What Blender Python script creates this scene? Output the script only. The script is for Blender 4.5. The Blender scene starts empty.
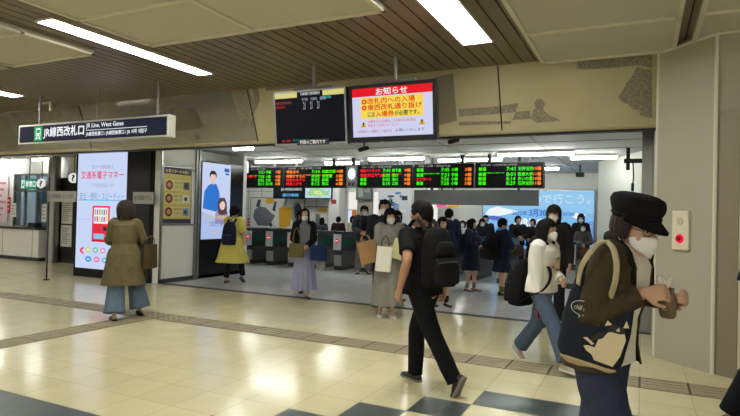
import bpy, bmesh, math, random
import numpy as np
from mathutils import Vector as V, Matrix, Quaternion
random.seed(7); RNG = np.random.default_rng(7)
SC = bpy.context.scene; COL = SC.collection; PI = math.pi
# ------------------------------------------------------------------ camera, world, exposure
F, YAW, PITCH, ROLL, EYE = 559.21, 0.453662, 0.0129855, 0.0243643, 1.55
fw = V((-math.sin(YAW)*math.cos(PITCH), math.cos(YAW)*math.cos(PITCH), math.sin(PITCH)))
r0 = V((math.cos(YAW), math.sin(YAW), 0)); u0 = r0.cross(fw)
cr = r0*math.cos(ROLL) + u0*math.sin(ROLL); cu_ = -r0*math.sin(ROLL) + u0*math.cos(ROLL)
cam = bpy.data.cameras.new('camera'); cam.sensor_width = 36; cam.lens = F/740*36; cam.clip_start = .05
camo = bpy.data.objects.new('camera', cam); COL.objects.link(camo)
M = Matrix.Identity(4)
for i in range(3): M[i][0] = cr[i]; M[i][1] = cu_[i]; M[i][2] = -fw[i]
M[2][3] = EYE
camo.matrix_world = M; SC.camera = camo
w = bpy.data.worlds.new('world'); SC.world = w; w.use_nodes = True
w.node_tree.nodes['Background'].inputs[0].default_value = (1, .97, .91, 1)
w.node_tree.nodes['Background'].inputs[1].default_value = .85
LAMP = 36.0      # concourse ceiling lights
TUBE = 48.0       # hall fluorescents
vs = SC.view_settings; vs.view_transform = 'Standard'; vs.look = 'None'; vs.gamma = 1; vs.use_curve_mapping = False
vs.exposure = 0.0
SC.cycles.use_denoising = True; SC.cycles.max_bounces = 7; SC.cycles.diffuse_bounces = 4; SC.cycles.glossy_bounces = 3
SC.cycles.sample_clamp_indirect = 6; SC.cycles.caustics_reflective = False; SC.cycles.caustics_refractive = False

def ray(x, y): return (cr*(x-370) - cu_*(y-208))/F + fw
def onz(x, y, z=0.):
    d = ray(x, y); return V((0, 0, EYE)) + d*((z-EYE)/d.z)
def ony(x, y, Y):
    d = ray(x, y); return V((0, 0, EYE)) + d*(Y/d.y)
def onx(x, y, X):
    d = ray(x, y); return V((0, 0, EYE)) + d*(X/d.x)
def at(x, y, d): return V((0, 0, EYE)) + ray(x, y)*d
# ------------------------------------------------------------------ materials
MATS = {}
def mat(name, col, rough=.6, metal=0, emit=0, noise=0, nscale=30, bump=0, bscale=60, spec=.5, coat=0, stretch=None):
    if name in MATS: return MATS[name]
    m = bpy.data.materials.new(name); m.use_nodes = True; nt = m.node_tree; b = nt.nodes['Principled BSDF']
    c = (*col, 1)
    b.inputs['Base Color'].default_value = c; b.inputs['Roughness'].default_value = rough; b.inputs['Metallic'].default_value = metal
    b.inputs['Specular IOR Level'].default_value = spec; b.inputs['Coat Weight'].default_value = coat
    if emit:
        b.inputs['Emission Color'].default_value = c; b.inputs['Emission Strength'].default_value = emit
        b.inputs['Base Color'].default_value = (.004, .004, .004, 1)
    if noise or bump:
        tc = nt.nodes.new('ShaderNodeTexCoord'); src = tc.outputs['Object']
        if stretch:
            mp = nt.nodes.new('ShaderNodeMapping'); mp.inputs['Scale'].default_value = stretch; nt.links.new(src, mp.inputs[0]); src = mp.outputs[0]
    if noise:
        n = nt.nodes.new('ShaderNodeTexNoise'); n.inputs['Scale'].default_value = nscale; n.inputs['Detail'].default_value = 5
        nt.links.new(src, n.inputs['Vector'])
        mx = nt.nodes.new('ShaderNodeMix'); mx.data_type = 'RGBA'
        mx.inputs[6].default_value = (*[max(0, v*(1-noise)) for v in col], 1); mx.inputs[7].default_value = (*[min(1, v*(1+noise)) for v in col], 1)
        nt.links.new(n.outputs[0], mx.inputs[0]); nt.links.new(mx.outputs[2], b.inputs['Base Color'])
    if bump:
        n = nt.nodes.new('ShaderNodeTexNoise'); n.inputs['Scale'].default_value = bscale; n.inputs['Detail'].default_value = 3
        nt.links.new(src, n.inputs['Vector'])
        bp = nt.nodes.new('ShaderNodeBump'); bp.inputs['Strength'].default_value = bump; bp.inputs['Distance'].default_value = .01
        nt.links.new(n.outputs[0], bp.inputs['Height']); nt.links.new(bp.outputs[0], b.inputs['Normal'])
    MATS[name] = m; return m
def lin(r, g, b): return tuple(((v/255+.055)/1.055)**2.4 if v > 10 else v/255/12.92 for v in (r, g, b))
def L(r, g, b, e=1.0): return mat('lit_%d_%d_%d_%.1f' % (r, g, b, e), lin(r, g, b), .35, emit=e, spec=.06)       # glowing screen colour
def Pm(r, g, b, rough=.5): return mat('print_%d_%d_%d' % (r, g, b), lin(r, g, b), rough)              # printed colour
def cloth(name, r, g, b, n=.25, rough=.9): return mat(name, lin(r, g, b), rough, noise=n, nscale=14, bump=.35, bscale=220, spec=.15)

def tile_mat(name, base, dark, pitch, ox, oy, joint, rough, var=.06, mottled=.1):
    m = bpy.data.materials.new(name); m.use_nodes = True; nt = m.node_tree; b = nt.nodes['Principled BSDF']; N = nt.nodes; Lk = nt.links
    def math_(op, a, bb=None):
        n = N.new('ShaderNodeMath'); n.operation = op
        for i, v in enumerate((a, bb)):
            if v is None: continue
            if isinstance(v, (int, float)): n.inputs[i].default_value = v
            else: Lk.new(v, n.inputs[i])
        return n.outputs[0]
    g = N.new('ShaderNodeNewGeometry'); s = N.new('ShaderNodeSeparateXYZ'); Lk.new(g.outputs['Position'], s.inputs[0])
    fx = math_('DIVIDE', math_('SUBTRACT', s.outputs[0], ox), pitch); fy = math_('DIVIDE', math_('SUBTRACT', s.outputs[1], oy), pitch)
    jx = math_('PINGPONG', fx, .5); jy = math_('PINGPONG', fy, .5)
    # slow fade so that joints differ in strength from place to place
    nz = N.new('ShaderNodeTexNoise'); nz.inputs['Scale'].default_value = .9; Lk.new(g.outputs['Position'], nz.inputs['Vector'])
    jm = math_('LESS_THAN', math_('MINIMUM', jx, jy), joint)
    jm = math_('MULTIPLY', jm, math_('MULTIPLY', nz.outputs[0], .95))
    cb = N.new('ShaderNodeCombineXYZ'); Lk.new(math_('FLOOR', fx), cb.inputs[0]); Lk.new(math_('FLOOR', fy), cb.inputs[1])
    wn = N.new('ShaderNodeTexWhiteNoise'); Lk.new(cb.outputs[0], wn.inputs['Vector'])
    n2 = N.new('ShaderNodeTexNoise'); n2.inputs['Scale'].default_value = 3.; n2.inputs['Detail'].default_value = 6; Lk.new(g.outputs['Position'], n2.inputs['Vector'])
    val = math_('ADD', math_('MULTIPLY', math_('SUBTRACT', wn.outputs[0], .5), var*2), math_('MULTIPLY', math_('SUBTRACT', n2.outputs[0], .5), mottled*2))
    hs = N.new('ShaderNodeHueSaturation'); hs.inputs['Color'].default_value = (*base, 1); Lk.new(math_('ADD', val, 1.), hs.inputs['Value'])
    mx = N.new('ShaderNodeMix'); mx.data_type = 'RGBA'; Lk.new(jm, mx.inputs[0]); Lk.new(hs.outputs[0], mx.inputs[6]); mx.inputs[7].default_value = (*dark, 1)
    Lk.new(mx.outputs[2], b.inputs['Base Color'])
    Lk.new(math_('ADD', math_('MULTIPLY', n2.outputs[0], .12), rough-.06), b.inputs['Roughness'])
    bp = N.new('ShaderNodeBump'); bp.inputs['Strength'].default_value = .05; bp.inputs['Distance'].default_value = .02
    Lk.new(n2.outputs[0], bp.inputs['Height']); Lk.new(bp.outputs[0], b.inputs['Normal'])
    MATS[name] = m; return m
# ------------------------------------------------------------------ mesh helpers
def link(name, me, parent=None, m=None):
    o = bpy.data.objects.new(name, me); COL.objects.link(o)
    if m is not None:
        for k in (m if isinstance(m, (list, tuple)) else [m]): me.materials.append(k)
    if parent is not None: o.parent = parent
    return o
def obj(name, bm, m, parent=None, smooth=False, sharp=None):
    bmesh.ops.recalc_face_normals(bm, faces=bm.faces)
    me = bpy.data.meshes.new(name); bm.to_mesh(me); bm.free()
    if smooth:
        me.polygons.foreach_set('use_smooth', [True]*len(me.polygons))
        if sharp: me.set_sharp_from_angle(angle=sharp)
    return link(name, me, parent, m)
def thing(name, label, cat, loc=(0, 0, 0), rz=0, group=None):
    o = bpy.data.objects.new(name, None); COL.objects.link(o); o.location = loc; o.rotation_euler = (0, 0, rz); o.empty_display_size = .1
    o['label'] = label; o['category'] = cat
    if group: o['group'] = group
    return o
def tag(o, label, cat, group=None):
    o['label'] = label; o['category'] = cat
    if group: o['group'] = group
    return o
def struct(name, bm, m, **k):
    o = obj(name, bm, m, **k); o['kind'] = 'structure'; return o
def box(bm, x0, x1, y0, y1, z0, z1, mi=0):
    v = [bm.verts.new(p) for p in ((x0, y0, z0), (x1, y0, z0), (x1, y1, z0), (x0, y1, z0), (x0, y0, z1), (x1, y0, z1), (x1, y1, z1), (x0, y1, z1))]
    for q in ((0, 3, 2, 1), (4, 5, 6, 7), (0, 1, 5, 4), (1, 2, 6, 5), (2, 3, 7, 6), (3, 0, 4, 7)):
        bm.faces.new([v[i] for i in q]).material_index = mi
    return v
def B(*boxes, bev=0):
    bm = bmesh.new()
    for b in boxes: box(bm, *b)
    if bev: bmesh.ops.bevel(bm, geom=bm.edges[:], offset=bev, segments=2, affect='EDGES', profile=.6)
    return bm
def prism(bm, pts, z0, z1, mi=0):
    a = [bm.verts.new((p[0], p[1], z0)) for p in pts]; b = [bm.verts.new((p[0], p[1], z1)) for p in pts]; n = len(pts)
    fs = [bm.faces.new(a[::-1]), bm.faces.new(b)] + [bm.faces.new((a[i], a[(i+1) % n], b[(i+1) % n], b[i])) for i in range(n)]
    for f in fs: f.material_index = mi
def loft(bm, rings, closed=True, caps=True, mi=0):
    vr = [[bm.verts.new(p) for p in r] for r in rings]; n = len(rings[0])
    for a, b in zip(vr, vr[1:]):
        for i in range(n if closed else n-1):
            j = (i+1) % n
            bm.faces.new((a[i], a[j], b[j], b[i])).material_index = mi
    if caps and closed:
        bm.faces.new(vr[0][::-1]).material_index = mi; bm.faces.new(vr[-1]).material_index = mi
    return vr
def ell(c, ax, ay, rx, ry, n=20, p=2.0):
    out = []
    for i in range(n):
        t = 2*PI*i/n; cs, sn = math.cos(t), math.sin(t)
        out.append(V(c) + ax*(rx*math.copysign(abs(cs)**(2/p), cs)) + ay*(ry*math.copysign(abs(sn)**(2/p), sn)))
    return out
def spline(P, R, sub=5):
    pts, rad = [], []
    n = len(P)
    for i in range(n-1):
        p0, p1, p2, p3 = P[max(i-1, 0)], P[i], P[i+1], P[min(i+2, n-1)]
        for k in range(sub):
            t = k/sub
            pts.append(.5*((2*p1) + (p2-p0)*t + (2*p0-5*p1+4*p2-p3)*t*t + (3*p1-p0-3*p2+p3)*t**3)); rad.append(R[i]*(1-t) + R[i+1]*t)
    pts.append(P[-1].copy()); rad.append(R[-1]); return pts, rad
def tube(bm, P, R, n=12, sub=5, flat=None, up=None, round_ends=True, mi=0):
    """round or flattened tube through the points P with radii R"""
    P = [V(p) for p in P]
    if not isinstance(R, (list, tuple)): R = [R]*len(P)
    if sub > 1: P, R = spline(P, list(R), sub)
    T = []
    for i in range(len(P)):
        t = P[min(i+1, len(P)-1)] - P[max(i-1, 0)]; T.append(t.normalized() if t.length > 1e-9 else V((0, 0, 1)))
    a = V(up) if up is not None else (V((1, 0, 0)) if abs(T[0].x) < .8 else V((0, 1, 0)))
    rings = []
    for i, (p, r) in enumerate(zip(P, R)):
        a = a - T[i]*a.dot(T[i])
        if a.length < 1e-6: a = T[i].orthogonal()
        a.normalize(); b = T[i].cross(a)
        fa = flat if flat else 1.
        rings.append(ell(p, a, b, r, r*fa, n))
        if round_ends and i == 0: rings.insert(0, ell(p-T[0]*r*.55*min(fa, 1), a, b, r*.55, r*fa*.55, n))
        if round_ends and i == len(P)-1: rings.append(ell(p+T[-1]*r*.55*min(fa, 1), a, b, r*.55, r*fa*.55, n))
    loft(bm, rings, mi=mi)
def ball(bm, c, r, ax=None, n=12, mi=0):
    """ellipsoid; r = 3 radii, ax = 3x3 matrix"""
    A = ax or Matrix.Identity(3); rings = []
    for i in range(1, n):
        f = PI*i/n - PI/2
        rings.append([V(c) + A @ V((r[0]*math.cos(f)*math.cos(t), r[1]*math.cos(f)*math.sin(t), r[2]*math.sin(f))) for t in [2*PI*k/(n+4) for k in range(n+4)]])
    loft(bm, rings, mi=mi)
def cyl(bm, c, r, z0, z1, n=20, r2=None, mi=0):
    x, y = c; loft(bm, [ell((x, y, z0), V((1, 0, 0)), V((0, 1, 0)), r, r, n), ell((x, y, z1), V((1, 0, 0)), V((0, 1, 0)), r2 or r, r2 or r, n)], mi=mi)
def vox(bm, size, smooth=3, fold=0, ffreq=9, seed=0, zscale=.5, keep=None):
    """fuse overlapping closed shells into one continuous surface, add cloth folds"""
    bmesh.ops.recalc_face_normals(bm, faces=bm.faces)
    me = bpy.data.meshes.new('t'); bm.to_mesh(me); bm.free(); o = bpy.data.objects.new('t', me); COL.objects.link(o)
    md = o.modifiers.new('r', 'REMESH'); md.mode = 'VOXEL'; md.voxel_size = size
    if smooth:
        s = o.modifiers.new('s', 'SMOOTH'); s.factor = .5; s.iterations = smooth
    dg = bpy.context.evaluated_depsgraph_get(); out = bpy.data.meshes.new_from_object(o.evaluated_get(dg))
    bpy.data.objects.remove(o); bpy.data.meshes.remove(me)
    n = len(out.vertices)
    if fold and n:
        co = np.empty(n*3, 'f'); out.vertices.foreach_get('co', co); co = co.reshape(-1, 3)
        no = np.empty(n*3, 'f'); out.vertex_normals.foreach_get('vector', no); no = no.reshape(-1, 3)
        rg = np.random.default_rng(seed+11); h = np.zeros(n)
        for k in range(9):
            d = rg.normal(size=3); d[2] *= zscale; f = ffreq*(1+.35*k)
            wv = np.sin(co @ (d*f) + rg.uniform(0, 6.3) + 1.3*np.sin(co @ (rg.normal(size=3)*f*.5)))
            h += (1-np.abs(wv))*(.8 if k < 4 else .35)
        h = h/4.2 - .55
        co += no*(h*fold)[:, None]
        out.vertices.foreach_set('co', co.ravel().astype('f'))
    out.polygons.foreach_set('use_smooth', [True]*len(out.polygons)); out.update()
    return out
# ------------------------------------------------------------------ lettering and flat pictures
TXT = {}
def glyphs(s, bold=0.):
    k = (s, bold)
    if k not in TXT:
        c = bpy.data.curves.new('t', 'FONT'); c.body = s; c.size = 1; c.resolution_u = 2; c.offset = bold; c.fill_mode = 'FRONT'
        o = bpy.data.objects.new('t', c); COL.objects.link(o); dg = bpy.context.evaluated_depsgraph_get()
        me = bpy.data.meshes.new_from_object(o.evaluated_get(dg))
        TXT[k] = ([(v.co.x, v.co.y) for v in me.vertices], [tuple(p.vertices) for p in me.polygons])
        bpy.data.objects.remove(o); bpy.data.curves.remove(c); bpy.data.meshes.remove(me)
    return TXT[k]
class Pic:
    """flat print or screen content in one mesh: u to the right, v upwards, metres from the lower-left corner"""
    def __init__(s, o, right, up, w=1., h=1.):
        s.o, s.r, s.u, s.w, s.h = V(o), V(right).normalized(), V(up).normalized(), w, h
        s.n = s.r.cross(s.u); s.bm = bmesh.new(); s.m = []; s.l = 1
    def mi(s, m):
        if m not in s.m: s.m.append(m)
        return s.m.index(m)
    def P(s, u, v, l): return s.o + s.r*(u*s.w) + s.u*(v*s.h) + s.n*(.0012*l)
    def poly(s, pts, m):
        s.l += .25; i = s.mi(m)
        f = s.bm.faces.new([s.bm.verts.new(s.P(u, v, s.l)) for u, v in pts]); f.material_index = i
        if len(pts) > 4: bmesh.ops.triangulate(s.bm, faces=[f])
    def rect(s, u0, v0, u1, v1, m): s.poly([(u0, v0), (u1, v0), (u1, v1), (u0, v1)], m)
    def disc(s, u, v, a, b, m, n=20): s.poly([(u+a*math.cos(2*PI*k/n), v+b*math.sin(2*PI*k/n)) for k in range(n)], m)
    def text(s, t, u0, v0, u1, v1, m, bold=.0, stretch=True):
        s.l += .25; vs_, fs = glyphs(t)
        if not vs_: return
        xs = [a for a, b in vs_]; ys = [b for a, b in vs_]; x0, x1, y0, y1 = min(xs), max(xs), min(ys), max(ys)
        sx = (u1-u0)/max(x1-x0, 1e-6); sy = (v1-v0)/max(y1-y0, 1e-6)
        i = s.mi(m)
        for dx, dy in (((0, 0),) if not bold else ((-bold, 0), (bold, 0), (0, bold), (0, -bold))):
            s.l += .02; nv = [s.bm.verts.new(s.P(u0+(a-x0+dx)*sx, v0+(b-y0+dy)*sy, s.l)) for a, b in vs_]
            for f in fs:
                try: s.bm.faces.new([nv[q] for q in f]).material_index = i
                except ValueError: pass
    def done(s, name, parent=None):
        me = bpy.data.meshes.new(name); s.bm.to_mesh(me); s.bm.free()
        if parent is not None:      # built in world coordinates, stored in the parent's frame
            me.transform(parent_matrix(parent).inverted())
        return link(name, me, parent, s.m)
def parent_matrix(p):
    m = Matrix.Identity(4)
    while p is not None:
        m = (Matrix.Translation(p.location) @ p.rotation_euler.to_matrix().to_4x4()) @ m; p = p.parent
    return m
X3, Y3, Z3 = V((1, 0, 0)), V((0, 1, 0)), V((0, 0, 1))
# ================================================================== THE SETTING
M_beige = tile_mat('beige_tiles', lin(208, 200, 160), lin(126, 114, 84), .417, -2.085, 4.167, .007, .17, .035, .08)
M_hallfl = tile_mat('pale_hall_tiles', lin(206, 206, 206), lin(160, 160, 160), .6, -2.0, 8.75, .006, .16, .02, .05)
M_darktile = tile_mat('dark_tiles', lin(66, 74, 72), lin(150, 150, 140), .417, -2.085, 4.167, .006, .3, .05, .15)
M_tact = mat('tactile_tile', lin(148, 138, 110), .55, noise=.2, nscale=8, bump=.2, bscale=90)
M_tactgap = mat('tactile_gap', lin(84, 72, 50), .8)
M_cream = mat('cream_panel', lin(186, 183, 168), .7, noise=.03, nscale=2)
M_creamtrim = mat('cream_trim', lin(206, 201, 180), .5)
M_slat = mat('brown_slat', lin(104, 90, 68), .36, noise=.12, nscale=3, stretch=(6, .6, 6))
M_slatgap = mat('slat_gap', lin(24, 20, 15), .9)
M_white = mat('white_paint', lin(230, 230, 224), .6, noise=.03, nscale=3)
M_hallceil = mat('hall_ceiling', lin(206, 206, 200), .7, noise=.04, nscale=1.5)
M_pillar = mat('taupe_panel', lin(168, 163, 146), .5, noise=.03, nscale=2)
M_taupe_shaded = mat('shaded_taupe_face', lin(132, 122, 100), .5)  # shadowed side of the partition box, its shade put into the colour
M_silver = mat('brushed_steel', lin(150, 150, 146), .32, metal=.85, noise=.1, nscale=5, stretch=(30, 30, 1))
M_grey = mat('grey_metal', lin(128, 128, 124), .45, metal=.3)
M_dgrey = mat('dark_grey', lin(52, 52, 52), .5)
M_black = mat('black_gloss', lin(14, 14, 15), .25, spec=.3)
M_bmatte = mat('black_matte', lin(20, 20, 21), .6)
M_stone = mat('polished_beige_stone', lin(168, 160, 126), .2, noise=.13, nscale=2.2, bump=.03, bscale=3)
M_mosaic = mat('grey_mosaic_inlay', lin(124, 117, 98), .6, noise=.9, nscale=38)
M_mosaicd = mat('dark_grey_inlay', lin(116, 109, 90), .4, noise=.2, nscale=30)
# floors
struct('floor', B((-24, 9, -9, 8.75, -.1, 0), (-24, -9.2, 8.75, 10.8, -.1, 0)), M_beige)
struct('floor_hall', B((-9.2, 9, 8.75, 27, -.1, 0.0), (-24, -9.2, 10.8, 27, -.1, 0)), M_hallfl)
struct('trim_1', B((-9.15, .13, 8.66, 8.82, .0005, .004)), M_bmatte)
g = .417; bm = bmesh.new()
yy = [4.167+g*k for k in range(-5, 3)]
for x0, x1, ya in ((-1.251, 9, 4.584), (-1.668, -1.251, 4.167), (-2.085, -1.668, 3.75), (-2.502, -2.085, 3.333), (-2.919, -2.502, 2.916), (-24, -2.919, 2.499)):
    box(bm, x0, x1, ya, ya+g, .0003, .0012)
struct('trim_2', bm, M_darktile)
bm = bmesh.new()                                                    # tactile paving: tiles with ridges
def tac(x0, y0, along):
    box(bm, x0+.011, x0+g-.011, y0+.006, y0+g-.006, .0008, .004)
    for k in range(4):
        o = .05+k*.1
        if along == 'x': box(bm, x0+.03, x0+g-.03, y0+o, y0+o+.022, .004, .0062)
        elif along == 'y': box(bm, x0+o, x0+o+.018, y0+.03, y0+g-.03, .004, .008)
        else:
            for j in range(4): cyl(bm, (x0+.06+.1*k, y0+.06+.1*j), .016, .004, .009, 6)
for k in range(-40, 27):
    x0 = -2.085+g*k
    tac(x0, 5.835, 'd' if k in (-11, -10) else 'x')
for k in range(-20, 0): tac(-6.672, 5.835+g*k, 'y')
struct('trim_3', bm, M_tact)
struct('trim_4', B((-18.8, 9, 5.835, 6.252, .0003, .001), (-6.672, -6.255, -3, 5.835, .0003, .001)), M_tactgap)
# ceiling of the concourse: brown slats, cream panels hung a little lower
CZ = 3.57
bm = B((-24, 9, -9, 7.35, CZ+.03, CZ+.12)); 
struct('ceiling', bm, M_slatgap)
bm = bmesh.new(); n = 0
for k in range(-132, 56):
    x0 = -1.75+k*.165; box(bm, x0+.008, x0+.157, -9, 7.33, CZ, CZ+.035)
struct('ceiling_slats', bm, M_slat)
def cpanel(nm, x0, x1, y0, y1, joints_x=(), joints_y=()):
    bm = B((x0, x1, y0, y1, CZ-.05, CZ-.004)); t = .022; f = .045
    for a in ((x0, x0+f), (x1-f, x1)): box(bm, a[0], a[1], y0, y1, CZ-.05-t, CZ-.05, 1)
    box(bm, x0, x1, y1-f, y1, CZ-.05-t, CZ-.05, 1)
    for j in joints_x: box(bm, j-.02, j+.02, y0, y1, CZ-.05-t, CZ-.05, 1)
    for j in joints_y: box(bm, x0, x1, j-.02, j+.02, CZ-.05-t, CZ-.05, 1)
    struct(nm, bm, [M_cream, M_creamtrim])
cpanel('ceiling_panel_1', -5.34, -2.25, -7, 4.85, (-3.8,), (3.88, 2.4, .9))
cpanel('ceiling_panel_2', -7.95, -6.3, -7, 4.82, (), (3.9, 2.4))
cpanel('ceiling_panel_3', -12, -8.05, -7, 4.82, (-10,), (3.9, 2.4))
cpanel('ceiling_panel_4', -1.17, .31, -7, 7.24, (), (6.05, 4.6, 3.1))
cpanel('ceiling_panel_5', .45, 8.9, -7, 7.24, (2.2, 4), (6.05, 4.6, 3.1))
# inclined stone fascia with inlaid grey silhouettes
FT, FB = V((0, 7.33, 3.57)), V((0, 7.66, 2.75)); fup = (FT-FB).normalized(); fn = X3.cross(fup)
bm = bmesh.new()
rg = [(FB-V((0, 0, 0))), FT, FT+V((0, .1, 0)), FB+V((0, .1, -.0))]
loft(bm, [[V((x, p.y, p.z)) for p in rg] for x in (-5.87, .13)]); loft(bm, [[V((x, p.y, p.z)) for p in rg] for x in (-24, -5.87)], mi=3)
tube(bm, [(-24, 7.70, 2.76), (.13, 7.70, 2.76)], .05, sub=1)
def fpix(x, y):                                                     # the point of the fascia seen at a pixel
    d = ray(x, y); t = (FB-V((0, 0, EYE))).dot(fn)/d.dot(fn); return V((0, 0, EYE)) + d*t + fn*.002
def inlay(pts, mi):
    v = [bm.verts.new(fpix(*p)) for p in pts]; f = bm.faces.new(v); f.material_index = mi
    e = bmesh.ops.extrude_face_region(bm, geom=[f]); bmesh.ops.translate(bm, vec=fn*-.004, verts=[q for q in e['geom'] if isinstance(q, bmesh.types.BMVert)])
inlay([(577, 60), (600, 57), (652, 51.5), (652.5, 68), (640, 65), (600, 69), (577, 69.5)], 1)
inlay([(637, 67), (645, 69), (652, 70), (652, 118), (641, 116), (638, 110), (632, 109), (628, 104), (622, 102), (618, 97), (622, 92), (626, 84), (632, 76)], 1)
inlay([(531, 118), (533, 110), (536, 108), (534, 103), (537, 99), (542, 99), (545, 104), (543, 110), (549, 115), (556, 118), (561, 121), (536, 123)], 1)
inlay([(459, 109), (475, 108), (490, 107), (519, 103), (516, 112), (498, 114), (459, 116.5)], 1)
inlay([(512, 120), (516, 112), (530, 110.5), (531, 119)], 1)
inlay([(459, 121.5), (512, 121), (510, 124), (459, 125.5)], 1)
inlay([(433, 78), (453, 73), (457, 121), (434, 126)], 2)
inlay([(174, 109), (195, 108), (203, 127), (182, 131), (174, 131)], 2)
inlay([(195, 108), (206, 126), (201, 128), (190, 112)], 1)
inlay([(186, 139), (199, 135), (200, 139)], 2)
inlay([(231, 91), (240, 90), (249, 89), (256, 108), (250, 125), (246, 118), (240, 121), (235, 105)], 1)
inlay([(252, 88), (258, 87), (260, 100), (256, 110)], 1)
inlay([(265, 87), (312, 82), (313, 86), (266, 91)], 2)
inlay([(0, 118), (6, 116), (18, 149), (8, 150), (0, 140)], 2)
inlay([(13, 115), (22, 113), (60, 110), (62, 118), (30, 123), (18, 124)], 1)
inlay([(64, 108), (77, 106), (84, 119), (74, 120)], 2)
inlay([(150, 99), (172, 97), (176, 108), (158, 112)], 1)
struct('wall_fascia', bm, [M_stone, M_mosaic, M_mosaicd, mat('polished_grey_stone', lin(164, 160, 150), .13, metal=.6, noise=.15, nscale=1.5, bump=.04, bscale=2)])
bm = bmesh.new()
for x in (-1.75, -5.87, -10, -14.1):
    a, b = V((x, FT.y, FT.z))+fn*.003, V((x, FB.y, FB.z))+fn*.003
    tube(bm, [a, b], .009, n=6, sub=1)
struct('trim_5', bm, M_bmatte)
struct('wall_soffit', B((-24, .13, 7.72, 8.75, 2.9, 2.98), (-24, .13, 8.66, 8.75, 2.98, 3.6), (-24, .13, 7.5, 8.75, 3.6, 3.7)), mat('soffit', lin(120, 112, 92), .5))
struct('trim_6', B((-24, .13, 7.78, 7.92, 2.70, 2.9), (-24, .13, 8.40, 8.5, 2.87, 2.9)), M_dgrey)
# the pillar on the right: chamfered, panelled
bm = bmesh.new(); prism(bm, [(.13, 8.9), (.13, 7.29), (.66, 6.76), (9, 6.70), (9, 8.9)], 0, CZ)
struct('wall_right', bm, M_pillar)
bm = bmesh.new()
for x, y in ((.135, 7.29), (.66, 6.757)): prism(bm, [(x-.012, y+.0), (x+.0, y-.016), (x+.022, y-.018), (x+.024, y+.01), (x, y+.03)], 0, CZ-.03)
tube(bm, [(.13, 7.27, CZ-.05), (.67, 6.73, CZ-.05), (2, 6.66, CZ-.05)], .02, n=8, sub=1)
struct('trim_7', bm, M_creamtrim)
bm = bmesh.new(); prism(bm, [(.705, 6.748), (.865, 6.66), (9, 6.60), (9, 6.75)], 0, 2.7)
bm.faces.ensure_lookup_table()
struct('wall_partition', bm, [M_taupe_shaded])
bm = bmesh.new(); prism(bm, [(.872, 6.655), (9, 6.54), (9, 6.60), (.88, 6.66)], .1, 2.68)
struct('wall_partition_front', bm, M_creamtrim)
bm = bmesh.new(); prism(bm, [(.872, 6.65), (9, 6.53), (9, 6.60), (.88, 6.66)], .0, .1)
struct('baseboard_right', bm, mat('brown_base', lin(84, 76, 62), .5))
struct('trim_8', B((-.02, .128, 8.76, 8.9, 0, 2.9)), M_silver)
# hall: ceiling, walls
struct('ceiling_hall', B((-24, 4, 8.75, 27, 3.0, 3.1)), M_hallceil)
bm = bmesh.new()
for y in (9.6, 10.8, 12.0, 13.4, 15, 17): box(bm, -24, 3, y-.012, y+.012, 2.992, 3.0)
for x in range(-13, 3): box(bm, x*1.8-.01, x*1.8+.01, 8.75, 20, 2.992, 3.0)
struct('trim_9', bm, mat('ceiling_joint', lin(150, 150, 144), .7))
struct('wall_left', B((-9.32, -9.15, 8.66, 9.66, 0, 3.0)), M_white)
struct('trim_10', B((-9.16, -9.135, 8.66, 8.72, 0, 2.95), (-9.2, -9.11, 9.66, 9.72, 0, 3), (-9.2, -9.11, 9.75, 9.81, 0, 3), (-9.155, -9.14, 8.66, 9.66, 2.44, 2.475), (-9.155, -9.14, 8.66, 9.66, 1.22, 1.26)), M_silver)
struct('baseboard_left', B((-9.15, -9.13, 8.66, 9.66, 0, .09), (-9.15, -9.12, 9.66, 11.45, 0, .07)), M_dgrey)
struct('wall_left_inner', B((-9.75, -9.62, 9.2, 11.5, 0, 3.0), (-9.62, -9.15, 11.37, 11.5, 0, 3.0)), M_white)
# white tiled wall behind the gates, with its openings
bm = B((-15.5, -9.2, 17, 17.15, 0, 3.0), (-6.9, -6.3, 17, 17.15, 0, 3.0), (-9.2, -6.9, 17, 17.15, 2.35, 3.0))
for k in range(-16, 3):
    x = -9.2+k*.6
    if x < -9.2: box(bm, x-.008, x+.008, 16.993, 17, 0, 3.0, 1)
for z in (1.05, 1.7, 2.35, 2.75): box(bm, -15.5, -9.2, 16.993, 17, z-.008, z+.008, 1)
struct('wall_back', bm, [M_white, mat('tile_joint', lin(150, 150, 144), .8)])
struct('wall_side', B((-15.6, -15.5, 11, 17, 0, 3)), M_white)
struct('wall_back_corridor', B((-9, 5, 26, 26.2, 0, 3.0)), mat('bright_wall', lin(232, 232, 226), .6))
struct('wall_back_right', B((-5.2, 1.5, 18.1, 18.3, 0, 3.0)), M_white)
bm = bmesh.new(); prism(bm, [(-.02, 12.6), (-1.0, 14.9), (-1.0, 18.1), (.8, 18.1), (.8, 12.6)], 0, 3.0)
struct('wall_hall_right', bm, mat('white_panel', lin(222, 222, 208), .5))
struct('wall_hall_right_near', B((.12, .5, 8.9, 12.7, 0, 3.0)), M_white)
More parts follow.
